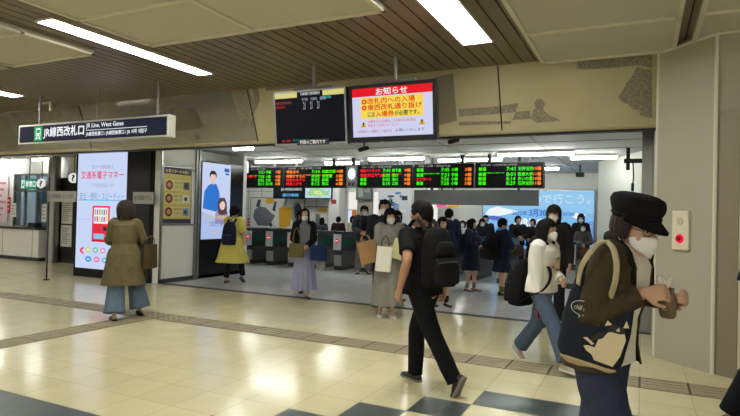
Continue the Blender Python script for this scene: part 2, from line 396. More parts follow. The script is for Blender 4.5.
# ticket office at the far left
struct('wall_office', B((-24, -17.25, 10.6, 10.8, 0, 3), (-15.55, -9.7, 10.6, 10.8, 0, 3), (-17.25, -15.55, 10.6, 10.8, 0, .95), (-17.25, -15.55, 10.6, 10.8, 2.55, 3)), M_white)
struct('wall_office_room', B((-19, -14, 13, 13.1, 0, 3), (-19.1, -19, 10.8, 13, 0, 3), (-14, -13.9, 10.8, 13, 0, 3)), mat('office_wall', lin(176, 186, 196), .6))
struct('wall_far_left', B((-24, -23.9, -9, 10.8, 0, 3.6)), M_white)
bm = bmesh.new()
for x in (-17.25, -16.72, -16.17, -15.6): box(bm, x, x+.05, 10.55, 10.62, .95, 2.55)
for z in (.95, 2.0, 2.5): box(bm, -17.25, -15.55, 10.55, 10.62, z, z+.05)
struct('window_1', bm, M_silver)
o = struct('window_2', B((-17.2, -15.6, 10.59, 10.6, 1., 2.5)), None)
gm = bpy.data.materials.new('glass'); gm.use_nodes = True; nb = gm.node_tree.nodes['Principled BSDF']
nb.inputs['Base Color'].default_value = (.9, .97, 1, 1); nb.inputs['Transmission Weight'].default_value = 1; nb.inputs['Roughness'].default_value = .02; nb.inputs['IOR'].default_value = 1.05
o.data.materials.append(gm); o['label'] = 'clear glass of the ticket office window'; 
struct('baseboard_office', B((-24, -9.7, 10.58, 10.6, 0, .1)), M_dgrey)
bm = bmesh.new(); cyl(bm, (-14.98, 10.3), .16, 0.0, 3.0, 28)
struct('trim_11', bm, M_silver)

# ================================================================== LAMPS
Mglow = mat('lamp_diffuser', (1, .98, .92), .4, emit=LAMP)
Mtube = mat('lamp_tube', (.96, 1, .97), .4, emit=TUBE)
def ceil_lamp(x0, x1, y0, y1, label):
    t = thing('ceiling_light', label, 'light', ((x0+x1)/2, (y0+y1)/2, CZ), 0, 'recessed ceiling lights')
    a, b = (x1-x0)/2, (y1-y0)/2
    obj('frame', B((-a-.02, -a, -b, b, -.02, 0), (a, a+.02, -b, b, -.02, 0), (-a-.02, a+.02, -b-.02, -b, -.02, 0), (-a-.02, a+.02, b, b+.02, -.02, 0)), M_creamtrim, t)
    obj('diffuser', B((-a, a, -b, b, -.014, -.004)), Mglow, t)
ceil_lamp(-5.93, -5.67, 3.82, 6.27, 'long bright ceiling light above the green hanging station sign')
ceil_lamp(-1.90, -1.57, 3.3, 6.27, 'bright ceiling light cut by the top of the picture, above the stone beam')
ceil_lamp(-10.42, -10.10, 3.85, 6.3, 'short end of a ceiling light at the far edge beside the stone beam')
for x in (-10.25, -5.8, -1.73, 2.4):
    for y in (-.6, -4.6): ceil_lamp(x-.15, x+.15, y-1.2, y+1.2, 'added ceiling light out of view, brightening the ticket office side')
ceil_lamp(-14.5, -14.2, 3.9, 6.3, 'added ceiling light out of view, brightening the ticket office side')  # added lamp outside the view, brightens the pale walls at the left
ceil_lamp(-18.6, -18.3, 3.9, 6.3, 'added ceiling light out of view, brightening the ticket office side')  # added like the one before, further out of view
ceil_lamp(2.25, 2.55, 3.3, 5.8, 'added ceiling light out of view, brightening the ticket office side')
def tube_lamp(xc, y, ln, label, z=2.99):
    t = thing('fluorescent_light', label, 'light', (xc, y, z), 0, 'fluorescent lights of the gate hall')
    obj('housing', B((-ln/2-.03, ln/2+.03, -.06, .06, -.05, 0)), M_white, t)
    bm = bmesh.new(); tube(bm, [(-ln/2, 0, -.075), (ln/2, 0, -.075)], .032, n=10, sub=1); obj('tube', bm, Mtube, t)
tube_lamp(-8.75, 12.3, 1.45, 'bright strip light over the first departure boards')
tube_lamp(-7.2, 13.0, 1.0, 'bright strip light just above the second departure board')
tube_lamp(-5.35, 12.3, 1.4, 'bright strip light over the two middle departure boards')
tube_lamp(-3.7, 12.9, 1.5, 'bright strip light seen just above the fourth departure board')
tube_lamp(-2.05, 12.05, 1.5, 'bright strip light above the last departure board')
tube_lamp(-.98, 13.0, .9, 'short strip light beside the white panelled corner wall')
tube_lamp(-7.75, 9.6, .5, 'short bluish strip light right behind the stone beam')
tube_lamp(-17.8, 11.9, 1.3, 'strip light glowing inside the ticket office')
tube_lamp(-15.4, 11.9, 1.3, 'added strip light brightening the blinds inside the ticket office')  # extra lamp, added to brighten the blinds behind the window
q = onz(8, 163, 2.915); tube_lamp(q.x, min(q.y, 10.2), 2.0, 'strip light on the ceiling before the ticket office')
q = onz(74, 162.5, 2.915); tube_lamp(q.x, min(q.y, 10.2), .9, 'strip light beside the round question mark sign')
for x, y in ((-12, 15), (-9, 15.2), (-5.8, 15.2), (-2.8, 15.6), (-8, 20), (-6.2, 22), (-6.6, 24.5)):
    tube_lamp(x, y, 1.5, 'strip light deeper in the gate hall')
# ================================================================== SIGNS, SCREENS, BOARDS
W_, K_ = L(240, 240, 240), L(14, 14, 16)
# --- big hanging station sign
Yg = 6.3; a, b = ony(19, 125, Yg), ony(168, 137, Yg); x0, x1 = a.x, b.x; z0, z1 = 2.675, 3.02
t = thing('hanging_sign', 'long dark blue hanging sign with a green train symbol and gate name', 'sign', ((x0+x1)/2, Yg, z0))
hw = (x1-x0)/2
obj('frame', B((-hw, hw, 0, .15, 0, z1-z0), bev=.008), mat('sign_frame', lin(176, 176, 164), .45), t)
p = Pic((x0+.03, Yg-.001, z0+.03), X3, Z3, x1-x0-.06, z1-z0-.06)
p.rect(0, 0, 1, 1, L(30, 33, 50)); 
p_o, p.o = p.o, p.o+X3*.02*p.w
p.rect(.095, .06, .158, .95, L(20, 168, 92))
wh = L(238, 240, 244)
p.poly([(.108, .35), (.108, .78), (.115, .86), (.138, .86), (.145, .78), (.145, .35)], wh); p.rect(.113, .55, .140, .76, L(20, 168, 92))
p.disc(.116, .43, .004, .045, L(20, 168, 92)); p.disc(.137, .43, .004, .045, L(20, 168, 92)); p.poly([(.106, .14), (.113, .14), (.120, .33), (.113, .33)], wh); p.poly([(.147, .14), (.140, .14), (.133, .33), (.140, .33)], wh); p.rect(.112, .2, .141, .26, wh)
p.text('JR線西改札口', .168, .18, .46, .86, wh, .03)
p.text('JR Line, West Gates', .475, .6, .72, .92, wh, .02); p.rect(.475, .5, .865, .535, wh)
p.text('JR線西检票口 / JR線西檢票口 / JR 서쪽 개찰구', .475, .14, .865, .42, wh, .02)
p.o = p_o
p.done('sign_face', t)
for x in (34, 92, 152):
    q = ony(x, 118, Yg); bm = bmesh.new(); tube(bm, [(q.x-(x0+x1)/2, .11, z1-z0-.01), (q.x-(x0+x1)/2, .11, CZ-z0)], .022, n=8, sub=1); obj('hanger', bm, M_grey, t)
# --- small surveillance bracket beside it
q = onz(45, 108, 3.45); t = thing('ceiling_bracket', 'small pale bracket hanging from the slatted ceiling above the sign', 'bracket', (q.x, q.y, 3.3))
bm = bmesh.new(); tube(bm, [(-.16, 0, .12), (-.16, 0, .25), (.16, 0, .25), (.16, 0, .1)], .025, n=8, sub=1); tube(bm, [(-.1, 0, .25), (-.1, 0, .275)], .03, n=8, sub=1); obj('bar', bm, M_creamtrim, t)
# --- two monitors hanging from the ceiling, tilted down
def monitor(label, x0, x1, z0, z1, Y, frame_m, group, f=.045):
    hw, hh = (x1-x0)/2, (z1-z0)/2
    t = thing('hanging_monitor', label, 'monitor', ((x0+x1)/2, Y, (z0+z1)/2), 0, group); t.rotation_euler = (math.radians(-7), 0, 0)
    t.rotation_euler = (math.radians(7), 0, 0)
    obj('casing', B((-hw, hw, .0, .09, -hh, hh), bev=.012), M_bmatte, t)
    obj('bezel', B((-hw, -hw+f, -.012, 0, -hh, hh), (hw-f, hw, -.012, 0, -hh, hh), (-hw+f, hw-f, -.012, 0, -hh, -hh+f*1.5), (-hw+f, hw-f, -.012, 0, hh-f, hh)), frame_m, t)
    bm = bmesh.new(); tube(bm, [(0, .09, .05), (0, .16, .12), (0, .16, CZ-t.location.z-.0)], .03, n=10, sub=1); tube(bm, [(-hw*.5, .1, hh+.03), (hw*.5, .1, hh+.03)], .02, n=8, sub=1); obj('mount', bm, M_grey, t)
    R = t.rotation_euler.to_matrix(); o = t.location + R @ V((-hw+f, -.004, -hh+f*1.5))
    return t, Pic(o, X3, R @ Z3, x1-x0-2*f, z1-z0-2.5*f)
t, p = monitor('dark hanging monitor with two pale yellow header bars and little writing', -4.63, -3.49, 2.475, 3.22, 6.4, M_silver, 'hanging monitors', .024)
p.rect(0, 0, 1, 1, L(9, 11, 20)); yl = L(214, 206, 128)
p.rect(0, .9, .33, 1, yl); p.rect(.7, .9, 1, 1, yl); p.text('列車運行情報案内', .38, .93, .66, .99, W_)
p.text('お知らせはありません', .01, .78, .25, .84, L(200, 80, 70)); p.text('運転見合わせ', .01, .7, .15, .76, L(190, 40, 40))
for i, s in enumerate(('行先', '列車名', '番線')): p.text(s, .4+.13*i, .82, .49+.13*i, .88, L(170, 180, 200))
p.text('方面', .68, .84, .82, .89, L(60, 190, 190))
for i in range(3): p.text('21', .42+.1*i, .66, .45+.1*i, .8, L(190, 190, 200))
p.text('遅れ 運休', .08, .03, .22, .08, L(200, 60, 50)); p.text('平常運転', .24, .03, .45, .08, L(40, 160, 140))
p.done('screen', t)
R = t.rotation_euler.to_matrix(); p = Pic(t.location+R @ V((-.2, -.03, -.365)), X3, R @ Z3, .5, .075)
obj('name_plate', B((-.2, .3, -.029, .02, -.365, -.29)), mat('navy', lin(28, 36, 66), .4), t); p.text('列車のご案内です', .1, .15, .9, .85, Pm(235, 235, 235), .03); p.done('lettering', t)
t, p = monitor('hanging monitor showing a red and yellow notice with warning triangles', -3.455, -2.265, 2.49, 3.22, 6.42, M_black, 'hanging monitors')
rd = L(226, 22, 34); p.rect(0, 0, 1, 1, L(206, 208, 238)); p.rect(0, .83, 1, 1, rd); p.text('お知らせ', .31, .845, .7, .985, W_, .02)
p.rect(.11, .38, .89, .81, L(246, 214, 84)); oc = L(222, 74, 18)
for v in (.725, .6): p.disc(.155, v, .034, .052, oc, 20); p.disc(.155, v, .013, .02, L(246, 214, 84), 12)
p.text('改札内への入場', .2, .67, .79, .79, oc, .025); p.text('東西改札通り抜け', .2, .54, .87, .66, oc, .025)
p.text('には', .2, .41, .29, .51, L(40, 40, 50), .02); p.text('入場券', .3, .4, .53, .52, oc, .025); p.text('が必要です。', .54, .41, .84, .51, L(40, 40, 50), .02)
for u in (.1, .83): p.poly([(u, .2), (u+.08, .2), (u+.04, .33)], L(226, 176, 40)); p.text('!', u+.033, .215, u+.047, .3, L(30, 30, 30), .03)
p.text('※隣接する店舗をご利用のお客様は', .2, .28, .8, .34, L(214, 60, 70)); p.text('係員までお知らせください', .2, .2, .6, .26, L(214, 60, 70))
p.text('お客様のご理解とご協力を', .06, .08, .5, .14, L(190, 60, 80)); p.text('お願いいたします', .55, .08, .9, .14, L(50, 50, 70))
p.done('screen', t)
# --- first digital signage column
kx0, kx1, ky = -11.72, -9.33, 8.58
t = thing('digital_signage', 'black signage column with a tall screen advertising a red vending machine', 'display', ((kx0+kx1)/2, ky, 0), 0, 'digital signage screens'); hw = (kx1-kx0)/2
obj('housing', B((-hw, hw, 0, .55, 0, 2.885), bev=.006), M_black, t)
obj('side_panel', B((hw-.72, hw-.02, -.012, 0, .02, 2.88)), M_bmatte, t)
p = Pic((-11.65, ky-.002, .2), X3, Z3, 1.6, 2.64)
p.rect(0, 0, 1, 1, L(200, 214, 246)); gy = L(150, 156, 176)
p.text('駅ナカ自販機は', .3, .845, .72, .885, gy); p.text('交通系電子マネー', .07, .765, .93, .83, L(232, 62, 96), .015); p.text('でのお支払いが', .3, .69, .74, .73, gy); p.text('安全・便利・スピーディー', .05, .585, .95, .65, L(104, 146, 196))
p.rect(.03, .578, .97, .588, L(120, 190, 230)); rr = L(226, 48, 66); p.rect(.33, .23, .68, .535, rr); p.rect(.36, .385, .65, .52, L(238, 240, 246))
for j in range(2):
    for i in range(6): p.rect(.375+.046*i, .4+.06*j, .405+.046*i, .445+.06*j, [L(90, 180, 220), L(240, 150, 60), L(226, 70, 90), L(120, 200, 130), L(250, 214, 90), L(150, 120, 200)][(i*2+j*3) % 6])
p.rect(.37, .255, .58, .3, L(140, 196, 230)); p.disc(.625, .28, .03, .018, W_); p.rect(.56, .325, .63, .36, L(40, 50, 70)); p.rect(.33, .235, .68, .245, L(190, 30, 50))
cl = [L(232, 64, 96), L(190, 214, 70), L(90, 186, 160), L(236, 130, 190), L(84, 160, 226)]
p.text('<', .1, .12, .17, .18, cl[0], .05)
for i in range(1, 5): p.disc(.12+.15*i, .16, .055, .024, cl[i], 16); p.disc(.12+.15*i, .16, .03, .011, W_, 12)
for i in range(4): p.disc(.28+.17*i, .08, .065, .024, [L(40, 150, 214), L(236, 120, 180), L(110, 180, 230), L(120, 200, 140)][i], 16); p.rect(.25+.17*i, .075, .31+.17*i, .085, W_)
p.rect(0, .415, 1, .418, L(170, 186, 220))
p.done('screen', t)
def plate(label, pxl, Y, text, col=(168, 168, 164), hang=None):
    a, b = ony(pxl[0], pxl[1], Y), ony(pxl[2], pxl[3], Y)
    t = thing('sign_plate', label, 'sign', ((a.x+b.x)/2, Y, b.z)); h = (b.x-a.x)/2
    obj('plate', B((-h, h, 0, .02, 0, a.z-b.z)), Pm(*col), t)
    p = Pic((a.x, Y-.001, b.z), X3, Z3, b.x-a.x, a.z-b.z); p.text(text, .08, .25, .92, .75, Pm(60, 60, 60), .01); p.done('lettering', t)
    return t
plate('small grey plate with black writing on the black signage column', (133, 192, 153, 204), 8.545, 'JR北海道ホテル')
# --- poster on the white side wall
t = thing('poster', 'framed yellow poster with three dark red circles on the white wall', 'poster', (-9.15, 9.12, 1.25))
obj('frame', B((0.0, .025, -.43, .43, 0, 1.26), bev=.006), M_silver, t)
p = Pic((-9.124, 8.72, 1.28), Y3, Z3, .8, 1.2); p.rect(0, 0, 1, 1, Pm(206, 186, 96)); p.rect(0, .88, 1, 1, Pm(30, 28, 26)); p.rect(0, 0, 1, .07, Pm(40, 40, 60))
p.text('お客さまへのお願い', .06, .905, .94, .965, Pm(240, 226, 150), .02)
for i in range(3):
    v = .2+.24*i; p.rect(.04, v-.1, .96, v+.1, Pm(222, 206, 130)); p.disc(.19, v, .13, .085, Pm(120, 28, 30)); p.disc(.19, v, .07, .045, Pm(196, 150, 90)); p.text('感染防止対策', .37, v+.03, .66, v+.07, Pm(60, 40, 20)); p.text('にご協力ください', .37, v-.04, .66, v, Pm(60, 40, 20)); p.rect(.7, v-.07, .93, v+.07, [Pm(120, 150, 190), Pm(230, 226, 214), Pm(90, 90, 96)][i]); p.disc(.8, v, .06, .04, Pm(60, 50, 46))
p.done('print', t)
# --- second signage: faces along the side wall
t = thing('digital_signage', 'black signage panel with a tall screen showing two smiling people, against the side wall', 'display', (-9.15, 10.58, 0), 0, 'digital signage screens')
obj('housing', B((-.45, .03, -.76, .76, .0, 2.72), bev=.006), M_black, t)
p = Pic((-9.118, 9.86, .9), Y3, Z3, .98, 1.79); p.rect(0, 0, 1, 1, L(196, 208, 240)); p.poly([(0, .0), (1, 0), (1, .32), (.55, .28), (0, .36)], L(170, 190, 232))
p.poly([(.04, .4), (.5, .36), (.66, .42), (.6, .62), (.5, .72), (.36, .74), (.2, .7), (.08, .62)], L(46, 116, 206)); p.disc(.36, .8, .1, .065, L(232, 196, 178)); p.poly([(.25, .8), (.24, .86), (.3, .9), (.42, .9), (.49, .86), (.48, .8), (.44, .85), (.3, .85)], L(40, 30, 32)); p.rect(.32, .72, .41, .76, L(226, 188, 170))
p.poly([(.46, .2), (.96, .2), (.94, .34), (.86, .4), (.6, .4), (.48, .34)], L(150, 140, 184)); p.poly([(.56, .36), (.56, .5), (.64, .55), (.8, .55), (.88, .48), (.9, .34), (.8, .32), (.62, .32)], L(84, 62, 66)); p.disc(.72, .45, .1, .065, L(236, 204, 190)); p.poly([(.62, .47), (.66, .53), (.78, .53), (.83, .47), (.74, .51)], L(84, 62, 66))
p.text('ふたりの笑顔を', .1, .26, .92, .31, L(222, 190, 120), .02); p.text('つなぐ、旅', .26, .16, .74, .24, L(120, 130, 176), .02); p.text('SMILE', .36, .08, .62, .12, L(222, 190, 120)); p.rect(.76, .9, .94, .95, L(48, 90, 170)); p.rect(.8, .86, .94, .885, L(48, 90, 170))
p.done('screen', t)
# --- ticket office details
def notice(label, cat, pxl, Y, text, bg, fg, shape='rect', name='notice', group=None, lines=0, lit=False, d=.015):
    a, b = ony(pxl[0], pxl[1], Y), ony(pxl[2], pxl[3], Y); C_ = L if lit else Pm
    t = thing(name, label, cat, ((a.x+b.x)/2, Y, min(a.z, b.z)), 0, group); w_, h_ = b.x-a.x, abs(a.z-b.z)
    if shape == 'rect': obj('board', B((-w_/2, w_/2, 0, d, 0, h_)), Pm(*bg), t)
    else:
        bm = bmesh.new(); loft(bm, [ell((0, 0, h_/2), X3, Z3, w_/2, h_/2, 24), ell((0, d, h_/2), X3, Z3, w_/2, h_/2, 24)]); obj('disc', bm, Pm(*bg), t)
    p = Pic((a.x, Y, min(a.z, b.z)), X3, Z3, w_, h_)
    if shape == 'rect': p.rect(.0, .0, 1, 1, C_(*bg))
    else: p.disc(.5, .5, .5, .5, C_(*bg), 28)
    if text: p.text(text, .37 if shape != 'rect' else .08, .2, .63 if shape != 'rect' else .92, .8, C_(*fg), .03)
    for k in range(lines): p.rect(.12, .9-.8*(k+.6)/lines, .88-.12*(k % 3), .9-.8*(k+.25)/lines, C_(*fg))
    p.done('print', t); return t
t = notice('white round question mark sign before the ticket office window', 'sign', (36.5, 179, 45.5, 188), 10.1, '?', (226, 226, 222), (50, 50, 54), 'disc', 'information_sign', 'round question mark signs', d=.05, lit=True)
notice('white round question mark sign next to the black signage column', 'sign', (68.5, 173, 78, 183), 9.4, '?', (226, 226, 222), (30, 30, 34), 'disc', 'information_sign', 'round question mark signs', d=.05, lit=True)
for o_ in [o for o in bpy.data.objects if o.name.startswith('information_sign')]:
    bm = bmesh.new(); h_ = .26; tube(bm, [(0, .03, .18), (0, .03, 3.0-o_.location.z)], .012, n=8, sub=1); obj('hanger', bm, M_dgrey, o_)
t = notice('green and white running man exit sign in the ticket office window', 'sign', (21, 179, 36, 189), 10.45, None, (30, 130, 96), (230, 240, 236), name='exit_sign', lit=True, d=.06)
a, b = ony(21, 179, 10.44), ony(36, 189, 10.44); p = Pic((a.x, 10.44, b.z), X3, Z3, b.x-a.x, a.z-b.z); we = L(226, 240, 232)
p.rect(.04, .1, .25, .9, we); p.disc(.165, .72, .035, .09, L(30, 130, 96)); p.poly([(.1, .2), (.14, .2), (.17, .4), (.22, .2), (.24, .28), (.19, .6), (.12, .6), (.09, .42)], L(30, 130, 96)); p.text('非常口', .32, .2, .96, .8, we, .04); p.done('symbol', t)
bm = bmesh.new(); tube(bm, [(0, .03, .2), (0, .03, 3.0-t.location.z)], .014, n=8, sub=1); obj('hanger', bm, M_dgrey, t)
t = thing('ticket_counter', 'white ticket office counter with a dark top under the window', 'counter', (-17.2, 10.25, 0))
obj('front_panel', B((-5, 1.68, 0, .32, .1, .9)), M_white, t); obj('counter_top', B((-5, 1.69, -.08, .34, .9, .95), bev=.008), M_dgrey, t); obj('kick_board', B((-5, 1.67, .02, .3, 0, .1)), M_dgrey, t)
for x in (-3.2, -1.6, 0, 1.4): obj('panel_joint', B((x-.008, x+.008, -.004, .0, .1, .9)), M_grey, t)
t = thing('notice_stand', 'tall black panel with papers beside the ticket counter', 'panel', (-14.5, 10.45, 0))
obj('panel', B((-1.0, 1.3, 0, .1, .1, 2.4)), M_bmatte, t); obj('panel_foot', B((-1.0, 1.3, 0.01, .09, 0, .1)), M_dgrey, t)
for k, (pp, nl, lb) in enumerate([((49, 204, 58, 223), 7, 'white printed sheet at the edge of the black panel beside the pole'), ((62, 200, 72, 224), 9, 'upper white printed sheet on the black panel by the signage column'), ((61, 225, 71, 247), 9, 'lower white printed sheet on the black panel by the signage column')]):
    notice(lb, 'paper', pp, 10.43, None, (212, 212, 200), (120, 120, 116), name='paper_notice', group='papers on the black panel', lines=nl)
t = thing('pole_sign', 'slim black pole stand carrying a small grey plate, before the black panel', 'sign', tuple(onz(46.5, 280)))
bm = bmesh.new(); cyl(bm, (0, 0), .014, 0, 2.2, 10); obj('pole', bm, M_bmatte, t); bm = bmesh.new(); cyl(bm, (0, 0), .06, 0, .02, 20); obj('base', bm, M_bmatte, t)
q = t.location; a, b = ony(48, 191, q.y), ony(76, 202, q.y); obj('plate', B((a.x-q.x, b.x-q.x, -.012, .012, b.z, a.z)), Pm(150, 150, 142), t)
p = Pic((a.x, q.y-.0125, b.z), X3, Z3, b.x-a.x, a.z-b.z); p.text('お忘れ物取扱所・みどりの窓口', .06, .3, .94, .7, Pm(70, 70, 66), .01); p.done('lettering', t)
notice('pink and white poster at the far edge beside the ticket window', 'poster', (-8, 176, 7, 223), 10.56, None, (228, 206, 210), (206, 120, 146), name='poster', lines=6)
notice('small red and white alarm sign beside the pink poster', 'sign', (7.6, 197, 9.6, 213), 10.55, None, (200, 60, 60), (240, 220, 220), name='wall_sign', lines=3)
for k, (pp, lb) in enumerate([((11, 203, 16, 217), 'white sheet taped low on the ticket window, nearest the poster'), ((42, 204, 46, 222), 'white sheet on the ticket window frame beside the steel column')]):
    notice(lb, 'paper', pp, 10.53, None, (222, 222, 214), (150, 150, 150), name='paper_notice', group='papers on the ticket window', lines=4)
t = thing('blue_curtain', 'pale blue blinds hanging inside the ticket office window', 'blind', (-16.2, 11.2, .95))
bm = bmesh.new(); loft(bm, [[V((-.85+.05*i, .03*math.sin(i*1.3)-.0, z)) for i in range(26)]+[V((-.85+.05*i, .03*math.sin(i*1.3)+.02, z)) for i in range(25, -1, -1)] for z in (.0, 1.35)]); obj('fabric', bm, mat('blue_blind', lin(150, 180, 206), .7), t)
bm = bmesh.new(); tube(bm, [(-.88, .01, 1.37), (.45, .01, 1.37)], .015, n=8, sub=1); tube(bm, [(-.1, .01, 1.37), (-.1, .01, 2.05)], .008, n=6, sub=1); obj('rail', bm, M_silver, t)
t = thing('counter_device', 'small black machine on the ticket counter', 'machine', tuple(V((-15.95, 10.4, .95))))
obj('case', B((-.16, .16, -.1, .1, 0, .14), bev=.015), M_bmatte, t); obj('tray', B((-.12, .12, -.14, -.1, .02, .05)), M_dgrey, t)

# --- departure boards
BY = 12.5; bz0, bz1 = 2.235, 2.80
bx = [(238.7, 282), (283.6, 345.2), (357.8, 412.4), (413.8, 473.6), (475.2, 543.5)]
gG, gR, gO = L(60, 235, 20, 1.1), L(245, 20, 40, 1.1), L(250, 130, 40, 1.1); gW = L(150, 150, 150)
rows = [
 ('departure board at the near end with a white box over its corner', '千歳・苫小牧方面', [('普通', gG, '7:51', '手稲', '7番'), ('*いしかり', gG), ('快速エアポート', gR, '7:58', '小樽', '8番'), ('普通', gG, '8:06', '江別', '8番'), ('普通', gG, '8:11', '苫小牧', '8番')]),
 ('departure board with orange and red train names, beside the round dial', '函館・東室蘭方面', [('特急北斗', gO, '7:34', '函館方面', '4番'), ('*お知らせ列車は短い編成', gO), ('特急すずらん', gO, '8:00', '東室蘭', '5番'), ('特急おおぞら', gR, '8:05', '釧路', '6番'), ('特急とかち', gR, '8:12', '帯広', '6番')]),
 ('departure board with two red train names, right of the round dial', '旭川・滝川・岩見沢方面', [('特急ライラック', gR, '7:41', '新千歳', '9番'), ('*普通列車のご案内', gR), ('特急カムイ 15', gR, '8:00', '旭川', '9番'), ('普通', gG, '8:05', '滝川', '8番'), ('普通', gG, '8:18', '江別', '9番')]),
 ('departure board reading 7:45 first, second from the far end', '手稲・小樽・倶知安方面', [('普通', gG, '7:45', '小樽', '3番'), ('*この列車は途中の駅', gG), ('普通', gG, '7:51', '手稲', '4番'), ('エアポート', gR, '7:56', '小樽', '2番'), ('普通', gG, '7:58', '小樽', '3番')]),
 ('departure board reading 7:41 first, at the end by the blue advert', '石狩当別・北海道医療大学方面', [('普通', gG, '7:41', '石狩当別', '10番'), ('*この列車は６両です', gG), ('普通', gG, '8:01', '医療大学', '11番'), ('普通', gG, '8:14', 'あいの里', '10番'), ('普通', gG, '8:29', '石狩当別', '11番')])]
for (xa, xb), (lb, head, rw) in zip(bx, rows):
    a, b = ony(xa, 178, BY).x, ony(xb, 178, BY).x
    t = thing('departure_board', lb, 'board', ((a+b)/2, BY, bz0), 0, 'departure boards over the gates'); h = (b-a)/2
    obj('case', B((-h, h, 0, .2, 0, bz1-bz0), bev=.006), M_bmatte, t)
    p = Pic((a, BY-.001, bz0), X3, Z3, b-a, bz1-bz0); p.rect(.01, .02, .99, .98, L(12, 13, 12)); p.text(head, .08, .87, .62, .95, gW, .01)
    v = .68
    for r_ in rw:
        if r_[0][0] == '*': p.text(r_[0][1:], .06, v+.06, .44 if r_[1] is gG else .8, v+.11, r_[1], .02); v -= .04; continue
        nm, c_, tm, ds, pf = r_
        p.text(nm, .05, v, .05+.052*max(len(nm), 2.2), v+.14, c_, .04); p.text(tm, .47, v, .6, v+.14, gG, .03); p.text(ds, .64, v, .64+.052*len(ds), v+.14, gG, .04); p.text(pf, .86, v, .97, v+.14, gO, .03); v -= .175
    p.done('led_display', t)
    for s in (-.6, .6): obj('hanger', B((s*h-.04, s*h+.04, .06, .14, bz1-bz0, 3.0-bz0)), M_dgrey, t)
# white box on a pole crossing the first board
q = ony(243, 161, 12.2); t = thing('speaker_box', 'small white box hanging before the corner of the first departure board', 'box', (ony(243, 168, 12.2).x, 12.2, 2.62))
obj('case', B((-.13, .13, -.08, .08, 0, .33), bev=.01), M_white, t); obj('bracket', B((-.03, .03, -.03, .03, .33, .38)), M_grey, t)
# round dial between boards
a, b = ony(346.6, 178, BY).x, ony(356.6, 178, BY).x
t = thing('lit_dial', 'grey panel with a round glowing white dial between two departure boards', 'sign', ((a+b)/2, BY, bz0)); h = (b-a)/2
obj('panel', B((-h, h, 0, .2, 0, bz1-bz0)), Pm(150, 154, 156), t); p = Pic((a, BY-.002, bz0), X3, Z3, b-a, bz1-bz0)
p.disc(.5, .62, .34, .22, L(250, 252, 250, 1.6), 24)
for k in range(12): c_, s_ = math.cos(k*PI/6), math.sin(k*PI/6); p.poly([(.5+.3*c_-.05*s_, .62+.2*s_+.033*c_), (.5+.46*c_, .62+.31*s_), (.5+.3*c_+.05*s_, .62+.2*s_-.033*c_)], L(250, 252, 250, 1.6))
p.rect(.2, .08, .46, .24, Pm(30, 30, 34)); p.rect(.56, .08, .8, .24, Pm(60, 60, 64)); p.done('dial', t)
obj('hanger', B((-.04, .04, .06, .14, bz1-bz0, 3.0-bz0)), M_dgrey, t)
# grey blank panel under the last boards
a, b = ony(414, 197, 13.0), ony(538.5, 197, 13.0); z0, z1 = ony(470, 205, 13).z, ony(470, 190, 13).z
t = thing('blank_sign_panel', 'long plain grey panel hanging below the last departure boards', 'panel', ((a.x+b.x)/2, 13.0, z0)); h = (b.x-a.x)/2
obj('panel', B((-h, h, 0, .1, 0, z1-z0)), Pm(136, 138, 142), t)
for s in (-.7, .7): obj('hanger', B((s*h-.03, s*h+.03, .02, .08, z1-z0, 3.0-z0)), M_dgrey, t)
obj('panel_joint', B((-.1, -.085, -.003, 0, 0, z1-z0)), M_grey, t)
# cameras hanging at the beam
for x, y, lb in ((364, 149, 'small black camera hanging under the beam below the notice monitor'), (454, 141, 'small dark camera clipped under the stone beam')):
    q = ony(x, y, 8.3); t = thing('security_camera', lb, 'camera', (q.x, 8.3, q.z)); bm = bmesh.new(); tube(bm, [(-.07, -.03, -.02), (.06, .02, .02)], .035, n=10, sub=1); obj('body', bm, M_bmatte, t)
    bm = bmesh.new(); tube(bm, [(0, 0, .02), (0, .02, 2.905-q.z)], .014, n=8, sub=1); obj('bracket', bm, M_bmatte, t)
q = ony(633, 163, 8.95); t = thing('ceiling_fixture', 'dark bracket with a dangling cord beside the steel trim of the pillar', 'bracket', (q.x, 8.95, q.z-.2))
obj('bracket', B((-.12, .3, -.03, .03, .2, .26), (-.09, -.04, -.04, .04, .1, .42)), M_bmatte, t); bm = bmesh.new(); tube(bm, [(0, 0, .2), (.01, 0, .0), (.0, 0, -.12)], .009, n=6); tube(bm, [(0, 0, -.1), (0, 0, -.2)], .02, n=8, sub=1); obj('cord', bm, M_bmatte, t)
obj('junction_box', B((.3, .5, -.05, .1, .12, .5)), mat('tan_box', lin(150, 140, 120), .6), t)
# alarm box on the chamfer
q = (onz(652.5, 356)+onz(711, 374))/2; dch = V((.53, -.53, 0)).normalized(); nch = V((-.707, -.707, 0))
def chamf(x, y):
    d = ray(x, y); o_ = V((.13, 7.29, 0)); tt = (o_-V((0, 0, EYE))).dot(nch)/d.dot(nch); return V((0, 0, EYE))+d*tt
a, b = chamf(673.5, 250), chamf(690.5, 211.5); c0 = chamf(682, 250)
t = thing('alarm_box', 'white emergency alarm box with a glowing red lamp on the taupe pillar', 'alarm', tuple(c0), math.radians(-45)); wd = (b-a).xy.length
obj('box', B((-wd/2, wd/2, -.035, 0, 0, b.z-a.z), bev=.008), mat('ivory', lin(216, 208, 184), .45), t)
bm = bmesh.new(); zc = (b.z-a.z)*.29; loft(bm, [ell((0, -.036, zc), X3, Z3, .05, .05, 24), ell((0, -.05, zc), X3, Z3, .045, .045, 24)]); lr = obj('lamp', bm, L(240, 20, 60, 1.0), t); 
bm = bmesh.new(); loft(bm, [ell((0, -.05, zc), X3, Z3, .027, .027, 20), ell((0, -.064, zc), X3, Z3, .022, .022, 20)]); obj('button', bm, mat('deep_red', lin(120, 16, 26), .3), lr)
